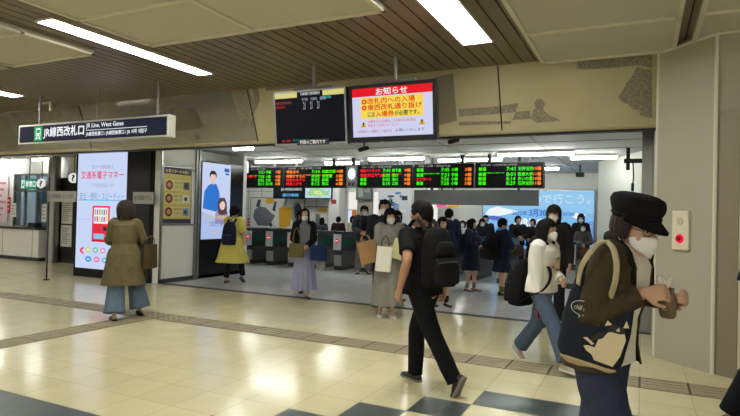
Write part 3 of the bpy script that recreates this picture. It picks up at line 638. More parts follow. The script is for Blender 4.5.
bm = bmesh.new(); zs = (b.z-a.z)*.74; loft(bm, [ell((0, -.036, zs), X3, Z3, .043, .043, 24), ell((0, -.04, zs), X3, Z3, .04, .04, 24)]); obj('speaker_grille', bm, mat('grille', lin(186, 180, 160), .7), t)

# ================================================================== TICKET GATES
def gate_proto():
    t = thing('ticket_gate', '', 'gate', (0, 0, 0), 0, 'row of automatic ticket gates')
    bm = bmesh.new(); w2 = .11
    prof = [(.05, .0), (.05, .62), (.0, .68), (.0, .98), (.1, 1.03), (1.5, 1.03), (1.6, .98), (1.6, .68), (1.55, .62), (1.55, 0)]
    loft(bm, [[V((-w2, y, z)) for y, z in prof], [V((w2, y, z)) for y, z in prof]]); obj('body', bm, mat('gate_charcoal', lin(44, 45, 46), .4), t)
    obj('top_cover', B((-w2-.02, w2+.02, .02, 1.58, 1.03, 1.06), bev=.01), M_black, t)
    obj('side_band', B((-w2-.003, w2+.003, .12, 1.5, .68, .86)), mat('gate_green', lin(22, 78, 62), .4), t)
    obj('lower_side', B((-w2-.003, w2+.003, .1, 1.5, .1, .52)), mat('gate_lower', lin(96, 96, 92), .35, metal=.3), t)
    obj('front_panel', B((-w2-.004, w2+.004, -.025, .03, .56, 1.0), bev=.008), mat('gate_front', lin(196, 198, 198), .35), t)
    obj('foot_panel', B((-w2-.004, w2+.004, .03, .08, .12, .42), bev=.006), mat('gate_foot', lin(150, 152, 152), .35), t)
    bm = bmesh.new(); loft(bm, [ell((0, -.027, .82), X3, Z3, .062, .062, 20), ell((0, -.031, .82), X3, Z3, .06, .06, 20)]); d = obj('no_entry_sign', bm, L(225, 30, 50, .9), t)
    obj('bar', B((-.042, .042, -.034, -.031, .808, .832)), L(245, 245, 245, .9), d)
    obj('card_reader', B((-w2+.01, w2-.01, .06, .3, 1.06, 1.075)), mat('reader', lin(60, 90, 150), .3), t)
    obj('flap', B((w2, w2+.2, .9, .93, .62, .9)), mat('flap', lin(90, 60, 40), .5), t)
    return t
gp = gate_proto()
def copy_tree(o, parent=None):
    c = o.copy(); COL.objects.link(c); c.parent = parent
    for ch in [x for x in bpy.data.objects if x.parent == o]: copy_tree(ch, c)
    return c
gX0 = ony(268.7, 240, 13.58).x; gs = (ony(337, 240, 13.58).x-gX0)/3; gx = [gX0+gs*k for k in range(-1, 13) if gX0+gs*k < -.5]
ords = ['first', 'second', 'third', 'fourth', 'fifth', 'sixth', 'seventh', 'eighth', 'ninth', 'tenth', 'eleventh', 'twelfth', 'thirteenth', 'fourteenth', 'last']
glist = []
for i, x in enumerate(gx):
    o = gp if i == 0 else copy_tree(gp); o.location = (x, 13.6 if x < -3 else 13.3, 0)
    o['label'] = 'dark ticket gate with green band, %s of the row counted from the signage wall' % (ords[i] if i < len(gx)-1 else 'last')
    glist.append(o)
# ================================================================== WALL BEHIND THE GATES
def wallpic(label, cat, pxl, Y, name, frame=M_silver, group=None, d=.05):
    a, b = ony(pxl[0], pxl[1], Y), ony(pxl[2], pxl[3], Y); t = thing(name, label, cat, ((a.x+b.x)/2, Y, b.z), 0, group); h = (b.x-a.x)/2
    obj('frame', B((-h-.03, h+.03, 0, d, -.03, a.z-b.z+.03)), frame, t)
    return t, Pic((a.x, Y-.001, b.z), X3, Z3, b.x-a.x, a.z-b.z)
t, p = wallpic('white mural with grey and yellow rounded shapes behind the gates', 'mural', (251, 198, 303, 229), 16.9, 'wall_mural')
p.rect(0, 0, 1, 1, Pm(226, 224, 216)); gr = Pm(112, 114, 122); ye = Pm(222, 168, 30)
p.poly([(.05, .35), (.08, .6), (.17, .72), (.3, .68), (.4, .5), (.48, .42), (.42, .2), (.35, .05), (.15, .06)], gr); p.poly([(.1, .7), (.14, .95), (.2, .95), (.18, .7)], Pm(70, 72, 80)); p.poly([(.42, .6), (.46, .9), (.5, .9), (.48, .55)], Pm(70, 72, 80))
p.poly([(.56, .05), (.55, .65), (.6, .72), (.78, .7), (.8, .55), (.76, .1), (.66, .02)], ye); p.poly([(.28, .86), (.3, 1), (.46, 1), (.44, .84), (.36, .8)], ye); p.disc(.4, .1, .03, .06, Pm(40, 40, 44)); p.disc(.88, .5, .1, .4, Pm(150, 150, 150)); p.disc(.9, .55, .07, .28, Pm(56, 56, 60)); p.poly([(.62, .72), (.66, .98), (.7, .98), (.69, .72)], Pm(150, 150, 150))
p.done('print', t)
notice('small red sign beside the grey and yellow mural', 'sign', (247.5, 218, 250.5, 226), 16.95, None, (190, 40, 50), (230, 200, 200), name='wall_sign', lines=2)
t, p = wallpic('dark information screen with white writing below the departure boards', 'screen', (274, 187, 303, 198), 16.3, 'information_screen', M_black, 'screens over the mural')
p.rect(0, 0, 1, 1, L(18, 22, 30)); p.text('JR HOKKAIDO', .25, .62, .95, .9, L(210, 214, 220), .03); p.text('運行情報', .3, .12, .85, .4, L(90, 170, 220), .03); p.done('screen', t)
obj('hanger', B((-.04, .04, .01, .04, .3, 3.0-t.location.z)), M_dgrey, t)
t, p = wallpic('bright screen with a green and blue map below the departure boards', 'screen', (305.5, 186.5, 331, 198), 16.3, 'information_screen', M_black, 'screens over the mural')
p.rect(0, 0, 1, 1, L(190, 220, 236)); p.poly([(.05, .2), (.2, .85), (.5, .9), (.8, .6), (.95, .75), (.9, .25), (.5, .1)], L(160, 210, 150)); p.poly([(.3, .4), (.4, .7), (.6, .6), (.7, .3), (.5, .25)], L(206, 226, 150))
for k in range(14): u, v = random.random()*.9+.05, random.random()*.8+.1; p.rect(u, v, u+.05, v+.05, [L(90, 150, 200), L(230, 240, 240), L(90, 160, 120), L(210, 120, 120)][k % 4])
p.done('screen', t); obj('hanger', B((-.04, .04, .01, .04, .3, 3.0-t.location.z)), M_dgrey, t)
t, p = wallpic('white notice board with a yellow label and line drawings behind the gates', 'board', (306, 207, 328, 232), 16.9, 'notice_board', M_dgrey)
p.rect(0, 0, 1, 1, Pm(196, 194, 186)); p.rect(.55, .78, .95, .95, Pm(216, 184, 60)); p.rect(.06, .5, .4, .9, Pm(222, 220, 214)); p.rect(.45, .3, .62, .72, Pm(120, 120, 120)); p.rect(.66, .3, .94, .7, Pm(226, 224, 220)); p.done('print', t)
# doorway pieces beyond the gates
t = thing('white_column', 'white square column beyond the gates beside the doorway', 'column', (ony(331.5, 210, 16.6).x+.2, 16.6, 0)); obj('shaft', B((-.2, .2, -.2, .2, .1, 3)), M_white, t); obj('plinth', B((-.21, .21, -.21, .21, 0, .1)), M_dgrey, t)
obj('small_sign', B((-.09, .09, -.21, -.2, 1.9, 2.05)), Pm(150, 40, 44), t)
t, p = wallpic('orange advert panel with a bright white strip beyond the gates', 'poster', (341, 210, 356, 226), 17.6, 'poster', M_white)
p.rect(0, 0, 1, 1, L(196, 110, 40, .8)); p.rect(.44, .0, .72, 1, L(214, 224, 250)); p.rect(.3, 0, .7, .2, L(60, 150, 160, .8)); p.done('print', t); obj('stand', B((-.3, .3, .0, .05, -t.location.z, 0)), M_white, t)
t, p = wallpic('grey noticeboard hanging above the doorway beyond the gates', 'board', (357, 186, 371, 199), 16.9, 'notice_board', M_dgrey)
obj('hanger', B((-.05, .05, .0, .04, p.h, 3.0-t.location.z)), M_dgrey, t); p.rect(0, 0, 1, 1, Pm(96, 104, 98)); p.rect(.1, .15, .45, .85, Pm(150, 156, 146)); p.rect(.55, .5, .9, .85, Pm(140, 140, 132)); p.done('print', t)
struct('wall_grey_door', B((ony(357, 210, 17.1).x, ony(372, 210, 17.1).x, 17.1, 17.2, 0, 2.35)), mat('grey_door', lin(160, 158, 148), .5))
t, p = wallpic('black and white graphic poster with big letters beyond the gates', 'poster', (379, 190, 410, 232), 16.8, 'poster', M_white)
p.rect(0, 0, 1, 1, Pm(222, 224, 228))
for k in range(26): u, v = random.random()*.8, .25+random.random()*.65; p.rect(u, v, u+.05+random.random()*.15, v+.03+random.random()*.09, [Pm(30, 32, 40), Pm(90, 140, 200), Pm(40, 40, 52), Pm(240, 240, 240), Pm(120, 160, 206)][k % 5])
p.text('HO', .3, .3, .7, .45, Pm(20, 20, 24), .06); p.done('print', t)
obj('stand', B((-.5, .5, .0, .05, -t.location.z, 0)), M_white, t)
for nm, pp, c_, lb in (('shop_sign', (437, 200, 446, 207), (240, 90, 150), 'small glowing pink sign far down the passage'), ('shop_sign', (448, 200, 459, 207), (216, 160, 60), 'small glowing orange sign far down the passage'), ('shop_sign', (468, 200, 474, 206), (236, 240, 244), 'small glowing white sign far down the passage')):
    t, p = wallpic(lb, 'sign', pp, 24, nm, M_white, 'shop signs down the passage'); p.rect(0, 0, 1, 1, L(*c_)); p.rect(.15, .4, .85, .6, L(250, 230, 240)); p.done('print', t); obj('hanger', B((-.03, .03, .0, .04, .3, 3.0-t.location.z)), M_dgrey, t)
# big blue advert
t, p = wallpic('large glowing pale blue advert with white and dark blue writing', 'advert', (483.5, 190.5, 593, 252), 17.9, 'backlit_advert', M_silver, d=.15)
p.rect(0, 0, 1, 1, L(128, 186, 232)); p.poly([(0, .0), (.62, .0), (.7, .3), (.3, .42), (0, .3)], L(96, 164, 228)); p.poly([(.0, .62), (.5, .7), (1, .62), (1, 1), (0, 1)], L(146, 198, 236))
ww = L(236, 244, 250); p.text('AIRDOで行こう。', .25, .78, .97, .94, L(206, 228, 246), .005)
p.poly([(.02, .58), (.06, .68), (.14, .72), (.24, .68), (.34, .64), (.22, .58), (.12, .54)], ww); p.poly([(.0, .52), (.1, .56), (.18, .54), (.24, .46), (.1, .48)], L(84, 110, 190))
p.poly([(.82, .56), (.85, .64), (.9, .6), (.94, .62), (.91, .55), (.87, .53)], ww)
p.text('3月30日', .44, .56, .64, .68, L(40, 92, 190), .02); p.text('2022年', .28, .57, .42, .65, L(40, 92, 190), .01); p.text('AIRDOへ', .3, .38, .66, .52, ww, .03); p.text('新しく運航開始', .66, .58, .84, .64, L(60, 110, 196)); p.poly([(.7, .2), (1, .2), (1, .5), (.86, .46)], L(110, 150, 220)); p.text('おトクな旅', .74, .34, .98, .44, ww)
p.done('print', t); obj('plinth', B((-2.2, 2.2, .0, .15, -t.location.z, -.03)), M_silver, t)
q = ony(580, 177, 15.5); t = thing('security_camera', 'small black camera on the ceiling above the blue advert', 'camera', (q.x, 15.5, q.z)); obj('body', B((-.1, .1, -.07, .07, 0, .12), bev=.02), M_bmatte, t); obj('bracket', B((-.02, .02, -.02, .02, .12, 3-q.z)), M_dgrey, t)
# ================================================================== PEOPLE
SKIN = mat('skin', lin(198, 158, 134), .55, noise=.06, nscale=9, spec=.3); SKIN2 = mat('skin_tan', lin(172, 128, 102), .55, noise=.06, nscale=9, spec=.3)
HAIRB = mat('black_hair', lin(18, 16, 15), .75, noise=.45, nscale=70, stretch=(1, 1, .08), spec=.12, bump=.5, bscale=160); HAIRD = mat('dark_brown_hair', lin(40, 28, 22), .6, noise=.45, nscale=70, stretch=(1, 1, .08), spec=.25, bump=.5, bscale=160)
MASKM = mat('mask_white', lin(222, 222, 218), .8); EYEM = mat('eye_dark', lin(30, 22, 20), .3); EYEW = mat('eye_white', lin(216, 210, 204), .4); LIPM = mat('lips', lin(160, 96, 84), .5)
HEADR = [(-.012, .026, .086, .03), (.0, .036, .1, .0), (.02, .05, .105, -.03), (.05, .06, .1, -.06), (.085, .066, .097, -.085), (.115, .071, .095, -.098), (.15, .074, .095, -.103), (.18, .071, .084, -.098), (.205, .057, .058, -.075), (.22, .032, .03, -.042), (.226, .01, .004, -.016)]
def head_at(z):
    z = min(max(z, HEADR[0][0]), HEADR[-1][0])
    for a, b in zip(HEADR, HEADR[1:]):
        if z <= b[0]:
            t = (z-a[0])/(b[0]-a[0]); return [a[i]*(1-t)+b[i]*t for i in (1, 2, 3)]
def ik(a, t, l1, l2, pole):
    d = t-a; L_ = d.length
    if L_ > (l1+l2)*.998: t = a+d*((l1+l2)*.998/L_); d = t-a; L_ = d.length
    L_ = max(L_, abs(l1-l2)+.02); u = d.normalized(); c = (l1*l1+L_*L_-l2*l2)/(2*L_); h = math.sqrt(max(l1*l1-c*c, 0))
    p = V(pole); p = p-u*p.dot(u)
    p = p.normalized() if p.length > 1e-5 else u.orthogonal()
    return a+u*c+p*h, t
class Person:
    """local frame: origin on the floor, facing +y, its own right hand at +x; side 0 = its left, 1 = its right"""
    def __init__(s, label, pos, rz, H=1.66, fem=True, group=None, feet=None, hands=None, lean=0, twist=0, head=(0, 0), hip=(0, 0, 0), pole=None, hdir=(None, None), curl=(.5, .5), vx=.007, skin=None, seed=0, fpitch=(0, 0), fyaw=(8, -8), width=1.0, knee=((0, 1, 0), (0, 1, 0)), hnorm=(None, None), hoff=(0, 0, 0), cat='person'):
        k = s.k = H/1.70; s.fem = fem; s.vx = vx; s.seed = seed; s.w_ = width
        s.rz = rz; s.pos = V((pos[0], pos[1], 0)); s.root = thing('person', label, cat, s.pos, rz, group)
        s.Mw = Matrix.Translation(s.pos) @ Matrix.Rotation(rz, 4, 'Z'); s.Mi = s.Mw.inverted(); s.skin = skin or SKIN
        s.depth = (s.pos-V((0, 0, EYE))).dot(fw)
        f = feet or ((-.1, 0, 0), (.1, 0, 0)); s.feet = [s.loc(q) for q in f]
        s.pel = V((hip[0]*k, hip[1]*k, .925*k+hip[2])); s.fyaw = [math.radians(a) for a in fyaw]; s.fp = [math.radians(a) for a in fpitch]
        s.sp = V((0, math.sin(math.radians(lean)), math.cos(math.radians(lean)))); s.sh = s.pel+s.sp*.5*k
        tw = Matrix.Rotation(math.radians(twist), 3, s.sp); s.cx = tw @ V((1, 0, 0)); s.cy = tw @ V((0, s.sp.z, -s.sp.y))
        sw = (.158 if fem else .18)*k*width
        s.J = [s.sh-s.cx*sw-s.sp*.02*k, s.sh+s.cx*sw-s.sp*.02*k]; s.el = [None]*2; s.wr = [None]*2
        hands = hands or (None, None)
        for i, sg in ((0, -1), (1, 1)):
            t = hands[i]
            t = s.J[i]+s.cx*sg*.07*k+V((0, .05*k, -.52*k)) if t is None else s.loc(t)
            po = (pole[i] if pole and pole[i] else (sg*.5, -.8, -.4)); s.el[i], s.wr[i] = ik(s.J[i], t, .285*k, .25*k, po)
        s.hj = []; s.kn = []; s.an = []
        for i, sg in ((0, -1), (1, 1)):
            h = s.pel+V((sg*.088*k, 0, -.02*k)); s.hj.append(h); ft = s.feet[i]
            fd = Matrix.Rotation(s.fyaw[i], 3, 'Z') @ V((0, 1, 0)); p = s.fp[i]
            # the foot turns about its ball when the heel is raised
            dn = fd*math.cos(p)-V((0, 0, math.sin(p))); un = fd*math.sin(p)+V((0, 0, math.cos(p)))
            a = ft+fd*.1*k-dn*.1*k+un*.085*k
            kn, a2 = ik(h, a, .42*k, .404*k, knee[i]); s.kn.append(kn); s.an.append(a2)
        hy, hp = math.radians(head[0]), math.radians(head[1])
        s.hr = Matrix.Rotation(hy, 3, 'Z') @ Matrix.Rotation(-hp, 3, 'X'); s.ho = s.sh+s.sp*.062*k+V((0, .012*k, .0))+V(hoff)*k
        s.hdir = hdir; s.curl = curl; s.hnorm = hnorm
    def loc(s, q):
        """('px', x, y[, dd]) = the point seen at a pixel at the figure's own depth, ('fl', x, y) = on the floor, else local metres"""
        if isinstance(q[0], str):
            if q[0] == 'px': return s.Mi @ at(q[1], q[2], s.depth+(q[3] if len(q) > 3 else 0))
            if q[0] == 'fl': return s.Mi @ onz(q[1], q[2])
            if q[0] == 'ball': return s.Mi @ onz(q[1], q[2])-V((0, .1*s.k, 0))
        return V(q)*s.k
    def W(s, v): return s.Mw @ V(v)
    def hp(s, x, y, z): return s.ho + s.hr @ (V((x, y, z))*s.k)
    def part(s, name, bm, m, vx=None, smooth=3, fold=0, ff=9, zs=.5, parent=None):
        me = vox(bm, vx or s.vx, smooth, fold, ff, s.seed, zs); return link(name, me, parent or s.root, m)
    def raw(s, name, bm, m, parent=None): return obj(name, bm, m, parent or s.root, smooth=True)
    def torso(s, bm, rows, n=24, gap=None, th=.012):
        """rows (t, half width, half depth, forward shift); t along the spine, 1 = shoulder line; below 0 straight down"""
        k = s.k; rings = []
        for t, a, b, sf in rows:
            c = s.pel+s.sp*(.5*k*t) if t >= 0 else s.pel+V((0, 0, .5*k*t))
            q = min(max(t, 0), 1); ax = (V((1, 0, 0))*(1-q)+s.cx*q).normalized(); ay = (V((0, 1, 0))*(1-q)+s.cy*q).normalized(); c = c+ay*sf*k
            if gap is None: rings.append(ell(c, ax, ay, a*k*s.w_, b*k*s.w_, n, 2.3))
            else:
                g = gap(t) if callable(gap) else gap; o_, i_ = [], []
                for j in range(n+1):
                    an = PI/2+g+(2*PI-2*g)*j/n
                    for lst, d in ((o_, 0), (i_, th)): lst.append(c+ax*((a-d)*k*s.w_*math.cos(an))+ay*((b-d)*k*s.w_*math.sin(an)))
                rings.append(o_+i_[::-1])
        loft(bm, rings)
    def body(s):
        k = s.k; bm = bmesh.new(); f = s.fem
        s.torso(bm, [(-.2, .09, .08, 0), (-.13, .15, .1, 0), (0, .165, .108, 0), (.2, .14, .095, 0), (.4, .122 if f else .14, .09, 0), (.7, .142 if f else .16, .105, .005), (.92, .15 if f else .172, .085, 0), (1.02, .1, .06, 0), (1.08, .055, .05, 0)])
        nr = .046 if f else .055
        tube(bm, [s.sh-s.sp*.02*k, s.ho+s.hr @ V((0, -.012, .05))*k], [nr*k*1.08, nr*k], n=14, sub=1)
        for i, sg in ((0, -1), (1, 1)):
            m_ = 1.0 if f else 1.18
            tube(bm, [s.J[i]-s.cx*sg*.05*k, s.J[i], s.J[i].lerp(s.el[i], .5), s.el[i], s.el[i].lerp(s.wr[i], .4), s.wr[i]], [.05*k, .05*k*m_, .041*k*m_, .035*k*m_, .034*k*m_, .0245*k*m_], n=12, sub=3)
            tube(bm, [s.hj[i]+V((0, 0, .03*k)), s.hj[i].lerp(s.kn[i], .4), s.kn[i], s.kn[i].lerp(s.an[i], .35), s.an[i]], [.08*k, .072*k, .05*k, .052*k, .034*k], n=14, sub=3)
            fd, fu = s.foot(i); tube(bm, [s.an[i]-fd*.02*k-fu*.03*k, s.an[i]+fd*.06*k-fu*.045*k, s.an[i]+fd*.16*k-fu*.063*k], [.03*k, .032*k, .022*k], n=10, sub=2)
            s.hand(bm, i, sg)
        # head
        rings = [[s.hp(w_*math.cos(t), (yf+yb)/2+(yf-yb)/2*math.sin(t), z) for t in [2*PI*j/24 for j in range(24)]] for z, w_, yf, yb in HEADR]; loft(bm, rings)
        tube(bm, [s.hp(0, .09, .118), s.hp(0, .107, .092), s.hp(0, .113, .074), s.hp(0, .096, .066)], [.008*k, .0105*k, .0145*k, .01*k], n=10, sub=2)
        ball(bm, s.hp(0, .1, .045), (.024*k, .012*k, .011*k), s.hr, 8); ball(bm, s.hp(0, .097, .02), (.02*k, .014*k, .014*k), s.hr, 8)
        for sg in (-1, 1):
            ball(bm, s.hp(sg*.074, -.01, .098), (.012*k, .02*k, .033*k), s.hr, 8); ball(bm, s.hp(sg*.034, .078, .132), (.026*k, .016*k, .009*k), s.hr, 8); ball(bm, s.hp(sg*.044, .068, .075), (.022*k, .018*k, .018*k), s.hr, 8)
        s.b = s.part('body', bm, s.skin, vx=min(s.vx, .0065), smooth=2)
        for sg in (-1, 1):
            e = bmesh.new(); ball(e, s.hp(sg*.033, .0855, .112), (.0155*k, .009*k, .0075*k), s.hr, 8); eo = s.raw('eye', e, EYEW)
            e = bmesh.new(); ball(e, s.hp(sg*.033, .0915, .112), (.007*k, .0045*k, .0065*k), s.hr, 7); s.raw('iris', e, EYEM, eo)
        return s
    def foot(s, i):
        fd = Matrix.Rotation(s.fyaw[i], 3, 'Z') @ V((0, 1, 0)); p = s.fp[i]; d = fd*math.cos(p)-V((0, 0, math.sin(p))); return d, (fd*math.sin(p)+V((0, 0, math.cos(p))))
    def hand(s, bm, i, sg):
        k = s.k*(1 if s.fem else 1.07); wv = s.wr[i]; d = V(s.hdir[i]).normalized() if s.hdir[i] else (wv-s.el[i]).normalized()
        n = V(s.hnorm[i]) if s.hnorm[i] else s.cx*-sg; n = n-d*n.dot(d)
        n = n.normalized() if n.length > .01 else d.orthogonal().normalized()     # palm faces n
        sd = n.cross(d)*sg                                                          # thumb side
        if sd.dot(V((0, 1, 0))) < 0 and not s.hnorm[i]: sd = -sd
        loft(bm, [ell(wv+d*t*k, sd, n, a*k, b*k, 14, 2.4) for t, a, b in ((-.015, .024, .02), (.02, .03, .018), (.055, .039, .016), (.085, .04, .0145), (.092, .034, .011))])
        c = s.curl[i]
        for j, (o_, ln, r) in enumerate(((.029, .068, .0088), (.0095, .076, .009), (-.0105, .07, .0088), (-.029, .054, .0078))):
            b = wv+d*.082*k+sd*o_*k*1.05; P = [b-d*.02*k, b]; a = .25*c; fdv = (d+sd*(o_*1.6)).normalized()
            for q in (.45, .3, .25): a += c*(.75 if q == .45 else .7); P.append(P[-1]+(fdv*math.cos(a)+n*math.sin(a))*ln*q*k)
            tube(bm, P, [r*k*1.05, r*k*1.05, r*k, r*.92*k, r*.8*k], n=8, sub=2)
        b = wv+d*.022*k+sd*.024*k; t1 = (d*.62+sd*.72+n*.35).normalized(); t2 = (d*.85+sd*.25+n*.5).normalized()
        tube(bm, [b-t1*.015*k, b, b+t1*.034*k, b+t1*.034*k+t2*.03*k, b+t1*.034*k+t2*.052*k], [.013*k, .0125*k, .0105*k, .0095*k, .0082*k], n=8, sub=2)
    # ---- clothes
    def trousers(s, m, thigh=.094, knee=.066, hem=.062, end=.93, fold=.006, name='trousers', seatw=1.0, rise=.25):
        k = s.k; bm = bmesh.new()
        s.torso(bm, [(-.16, .1, .09, 0), (-.1, .165*seatw, .118*seatw, -.004), (.02, .175*seatw, .12*seatw, -.004), (rise, .15*seatw, .106*seatw, 0)])
        for i in (0, 1):
            a = s.kn[i].lerp(s.an[i], end); e = a-V((0, 0, .0))
            tube(bm, [s.hj[i]+V((0, 0, .04*k)), s.hj[i].lerp(s.kn[i], .45), s.kn[i], s.kn[i].lerp(a, .5), e], [thigh*k, (thigh*.6+knee*.4)*k, knee*k, (knee*.5+hem*.5)*k, hem*k], n=18, sub=4, round_ends=False)
        return s.part(name, bm, m, fold=fold, ff=11)
    def skirt(s, m, hemz, top=.28, w0=.14, w1=.22, d1=None, pleats=0, amp=.05, name='skirt', fold=.006, sway=None, ff=8):
        """from the waist down to height hemz (local metres for a 1.70 m figure)"""
        k = s.k; bm = bmesh.new(); n = 64 if pleats else 28; rings = []; d1 = d1 or w1*.85; top_c = s.pel+s.sp*(.5*k*top)
        foot = (s.an[0]+s.an[1])/2; bot = V((foot.x*.85+s.pel.x*.15, foot.y*.85+s.pel.y*.15, hemz*k))
        if sway: bot += V(sway)
        for q in [0, .12, .25, .4, .55, .7, .85, 1]:
            c = top_c.lerp(bot, q); a, b = (w0+(w1-w0)*q**.8), (w0*.75+(d1-w0*.75)*q**.8)
            if .1 < q < .3: a = max(a, .18); b = max(b, .125)
            ring = []
            for j in range(n):
                t = 2*PI*j/n; f_ = 1+(amp*q*math.sin(pleats*t+1.7*math.sin(2*t+s.seed)) if pleats else 0); ring.append(c+V((a*k*f_*math.cos(t), b*k*f_*math.sin(t), 0)))
            rings.append(ring)
        loft(bm, rings); return s.part(name, bm, m, fold=fold, ff=ff, zs=.15)
    def top(s, m, hem=-.05, loose=.015, sleeve=1., sl=(.062, .052, .042), flare=0., gap=None, fold=.007, name='top', collar=True, vx=None, ff=10, neck=.062, th=.014):
        """sleeve: 0 none, .5 to the elbow, 1 to the wrist"""
        k = s.k; bm = bmesh.new(); L_ = loose; f = s.fem
        rows = []
        if hem < -.15: rows += [(hem, .175+L_+flare, .118+L_+flare, 0), (hem*.6, .175+L_+flare*.65, .118+L_+flare*.65, 0)]
        elif hem < 0: rows += [(hem, .172+L_+flare, .114+L_+flare, 0)]
        rows += [(.06, .17+L_+flare*.3, .112+L_+flare*.3, 0), (.35, (.135 if f else .15)+L_, .1+L_, 0), (.7, (.15 if f else .168)+L_, .112+L_, .004), (.9, (.155 if f else .176)+L_, .1+L_, 0), (.99, (.135 if f else .15)+L_*.6, .075+L_*.7, 0), (1.05, .085, .068, .002), (1.1 if collar else 1.07, neck, .06, .004)]
        s.torso(bm, rows, gap=gap, th=th, n=28)
        if sleeve:
            for i, sg in ((0, -1), (1, 1)):
                P = [s.J[i]-s.cx*sg*.045*k-s.sp*.012*k, s.J[i]]; R_ = [sl[0]*k, sl[0]*k]
                if sleeve <= .5: P += [s.J[i].lerp(s.el[i], sleeve*1.0), s.J[i].lerp(s.el[i], sleeve*2)]; R_ += [sl[1]*1.05*k, sl[1]*1.05*k]
                else: e = s.el[i].lerp(s.wr[i], (sleeve-.5)*2); P += [s.J[i].lerp(s.el[i], .5), s.el[i], s.el[i].lerp(e, .5), e]; R_ += [sl[0]*.93*k, sl[1]*k, (sl[1]+sl[2])/2*k, sl[2]*k]
                tube(bm, P, R_, n=16, sub=4, round_ends=False)
        return s.part(name, bm, m, vx=vx, fold=fold, ff=ff)
    def shoes(s, m, solem=None, high=0., heel=0.):
        k = s.k*(1 if s.fem else 1.06); solem = solem or M_bmatte
        for i in (0, 1):
            fd, fu = s.foot(i); o_ = s.an[i]-fu*.085*s.k; sd = fd.cross(fu)
            bm = bmesh.new(); prof = [(-.072, .024, .05), (-.05, .034, .075+high), (.0, .036, .082+high), (.045, .038, .07), (.09, .043, .055), (.13, .044, .046), (.165, .036, .038), (.19, .014, .026)]
            rings = []
            for y, w_, h in prof:
                c = o_+fd*y*k; rings.append([c+sd*(w_*k*math.cos(t))+fu*(k*(.014+(h-.014)*max(0, math.sin(t))**.8) if math.sin(t) > 0 else k*.012) for t in [2*PI*j/16 for j in range(16)]])
            loft(bm, rings); sh = s.raw('shoe', bm, m)
            bm = bmesh.new(); out = [(-.078, .022), (-.06, .036), (0, .038), (.05, .04), (.1, .047), (.14, .047), (.175, .036), (.2, .012)]
            pts = [(y, w_) for y, w_ in out]+[(y, -w_) for y, w_ in out[::-1]]
            loft(bm, [[o_+fd*y*k+sd*w_*k+fu*z*k for y, w_ in pts] for z in (-.003, .018)]); obj('sole', bm, solem, sh)
        return s
    def hair(s, m, front=.165, side=.08, back=.02, vol=.016, hang=0., seed=None, fw_=52, bw=112, flare=0., jag=.012):
        """heights (from the chin) that the hair falls to at the front, sides and back; hang = 1 lets it fall straight"""
        k = s.k; rg = np.random.default_rng(seed if seed is not None else s.seed); n = 72; m_ = 16; ph = rg.uniform(0, 6, 8); bm = bmesh.new(); out, inn = [], []
        for j in range(n):
            th = 2*PI*j/n; dg = abs(math.degrees((th+PI) % (2*PI)-PI))       # 0 = front
            def sm(x): x = min(max(x, 0), 1); return x*x*(3-2*x)
            a = sm((dg-fw_+9)/18); b = sm((dg-bw+14)/28); z1 = front*(1-a)+(side*(1-b)+back*b)*a
            z1 += jag*(math.sin(9*th+ph[0])*.6+math.sin(23*th+ph[1])*.5+math.sin(4*th+ph[2])*.5)
            strand = 1+.016*math.sin(31*th+ph[3])+.018*math.sin(17*th+ph[4])+.014*math.sin(22*th+ph[5])+.012*math.sin(7*th+ph[6])
            co, ci = [], []
            for i in range(m_+1):
                q = (i/m_)**.85; z = .231+vol*.8-(.231+vol*.8-z1)*q
                ztop = .231+vol*.8; hh = ztop-.125
                if z > .125: f = math.sqrt(max(0, 1-((z-.125)/hh)**2)); 
                else:
                    r_ = max(0, 1-((z-.125)/.2)**2)**.5; f = r_*(1-hang)+hang*(1+flare*(.125-z)/.2)
                f = max(f, .02)
                rx, rf, rb = .078+vol, .1+vol*.6, .106+vol
                if z < .08 and hang: rb = rb*.96
                x = rx*f*math.sin(th)*strand; y = (rf if math.cos(th) > 0 else rb)*f*math.cos(th)*strand-.004
                co.append(s.hp(x, y, z)); sc = .86 if z < .19 else .9; ci.append(s.hp(x*sc, y*sc-.0, z-.004 if i < m_ else z+.004))
            out.append(co); inn.append(ci)
        vo = [[bm.verts.new(p) for p in c] for c in out]; vi = [[bm.verts.new(p) for p in c] for c in inn]
        for j in range(n):
            l = (j+1) % n
            for i in range(m_): bm.faces.new((vo[j][i], vo[l][i], vo[l][i+1], vo[j][i+1])); bm.faces.new((vi[j][i], vi[j][i+1], vi[l][i+1], vi[l][i]))
            bm.faces.new((vo[j][m_], vo[l][m_], vi[l][m_], vi[j][m_]))
        bm.faces.new([vo[j][0] for j in range(n)])
        return s.raw('hair', bm, m)
    def mask(s, m=None, top=.092, bot=-.012):
        k = s.k; bm = bmesh.new(); nu, nv = 20, 12; o_, i_ = [], []
        for lst, off in ((o_, .011), (i_, .006)):
            for a in range(nv+1):
                row = []
                for b in range(nu+1):
                    u = -1+2*b/nu; v = a/nv; zt, zb = top-.022*abs(u)**1.5, bot+.045*abs(u)**1.6; z = zt+(zb-zt)*v; th = u*math.radians(78)
                    w_, yf, yb = head_at(z); yf = max(yf, .098); yc = (yf+yb)/2
                    br = .02*math.exp(-(u/.28)**2)*math.exp(-((v-.28)/.36)**2)+.006*math.exp(-(u/.6)**2); pl = .0012*math.sin(v*19)*(1-abs(u))
                    row.append(s.hp((w_+off)*math.sin(th), yc+(yf-yc+off+br+pl)*math.cos(th), z))
                lst.append(row)
        vo = [[bm.verts.new(p) for p in r_] for r_ in o_]; vi = [[bm.verts.new(p) for p in r_] for r_ in i_]
        for a in range(nv):
            for b in range(nu): bm.faces.new((vo[a][b], vo[a][b+1], vo[a+1][b+1], vo[a+1][b])); bm.faces.new((vi[a][b], vi[a+1][b], vi[a+1][b+1], vi[a][b+1]))
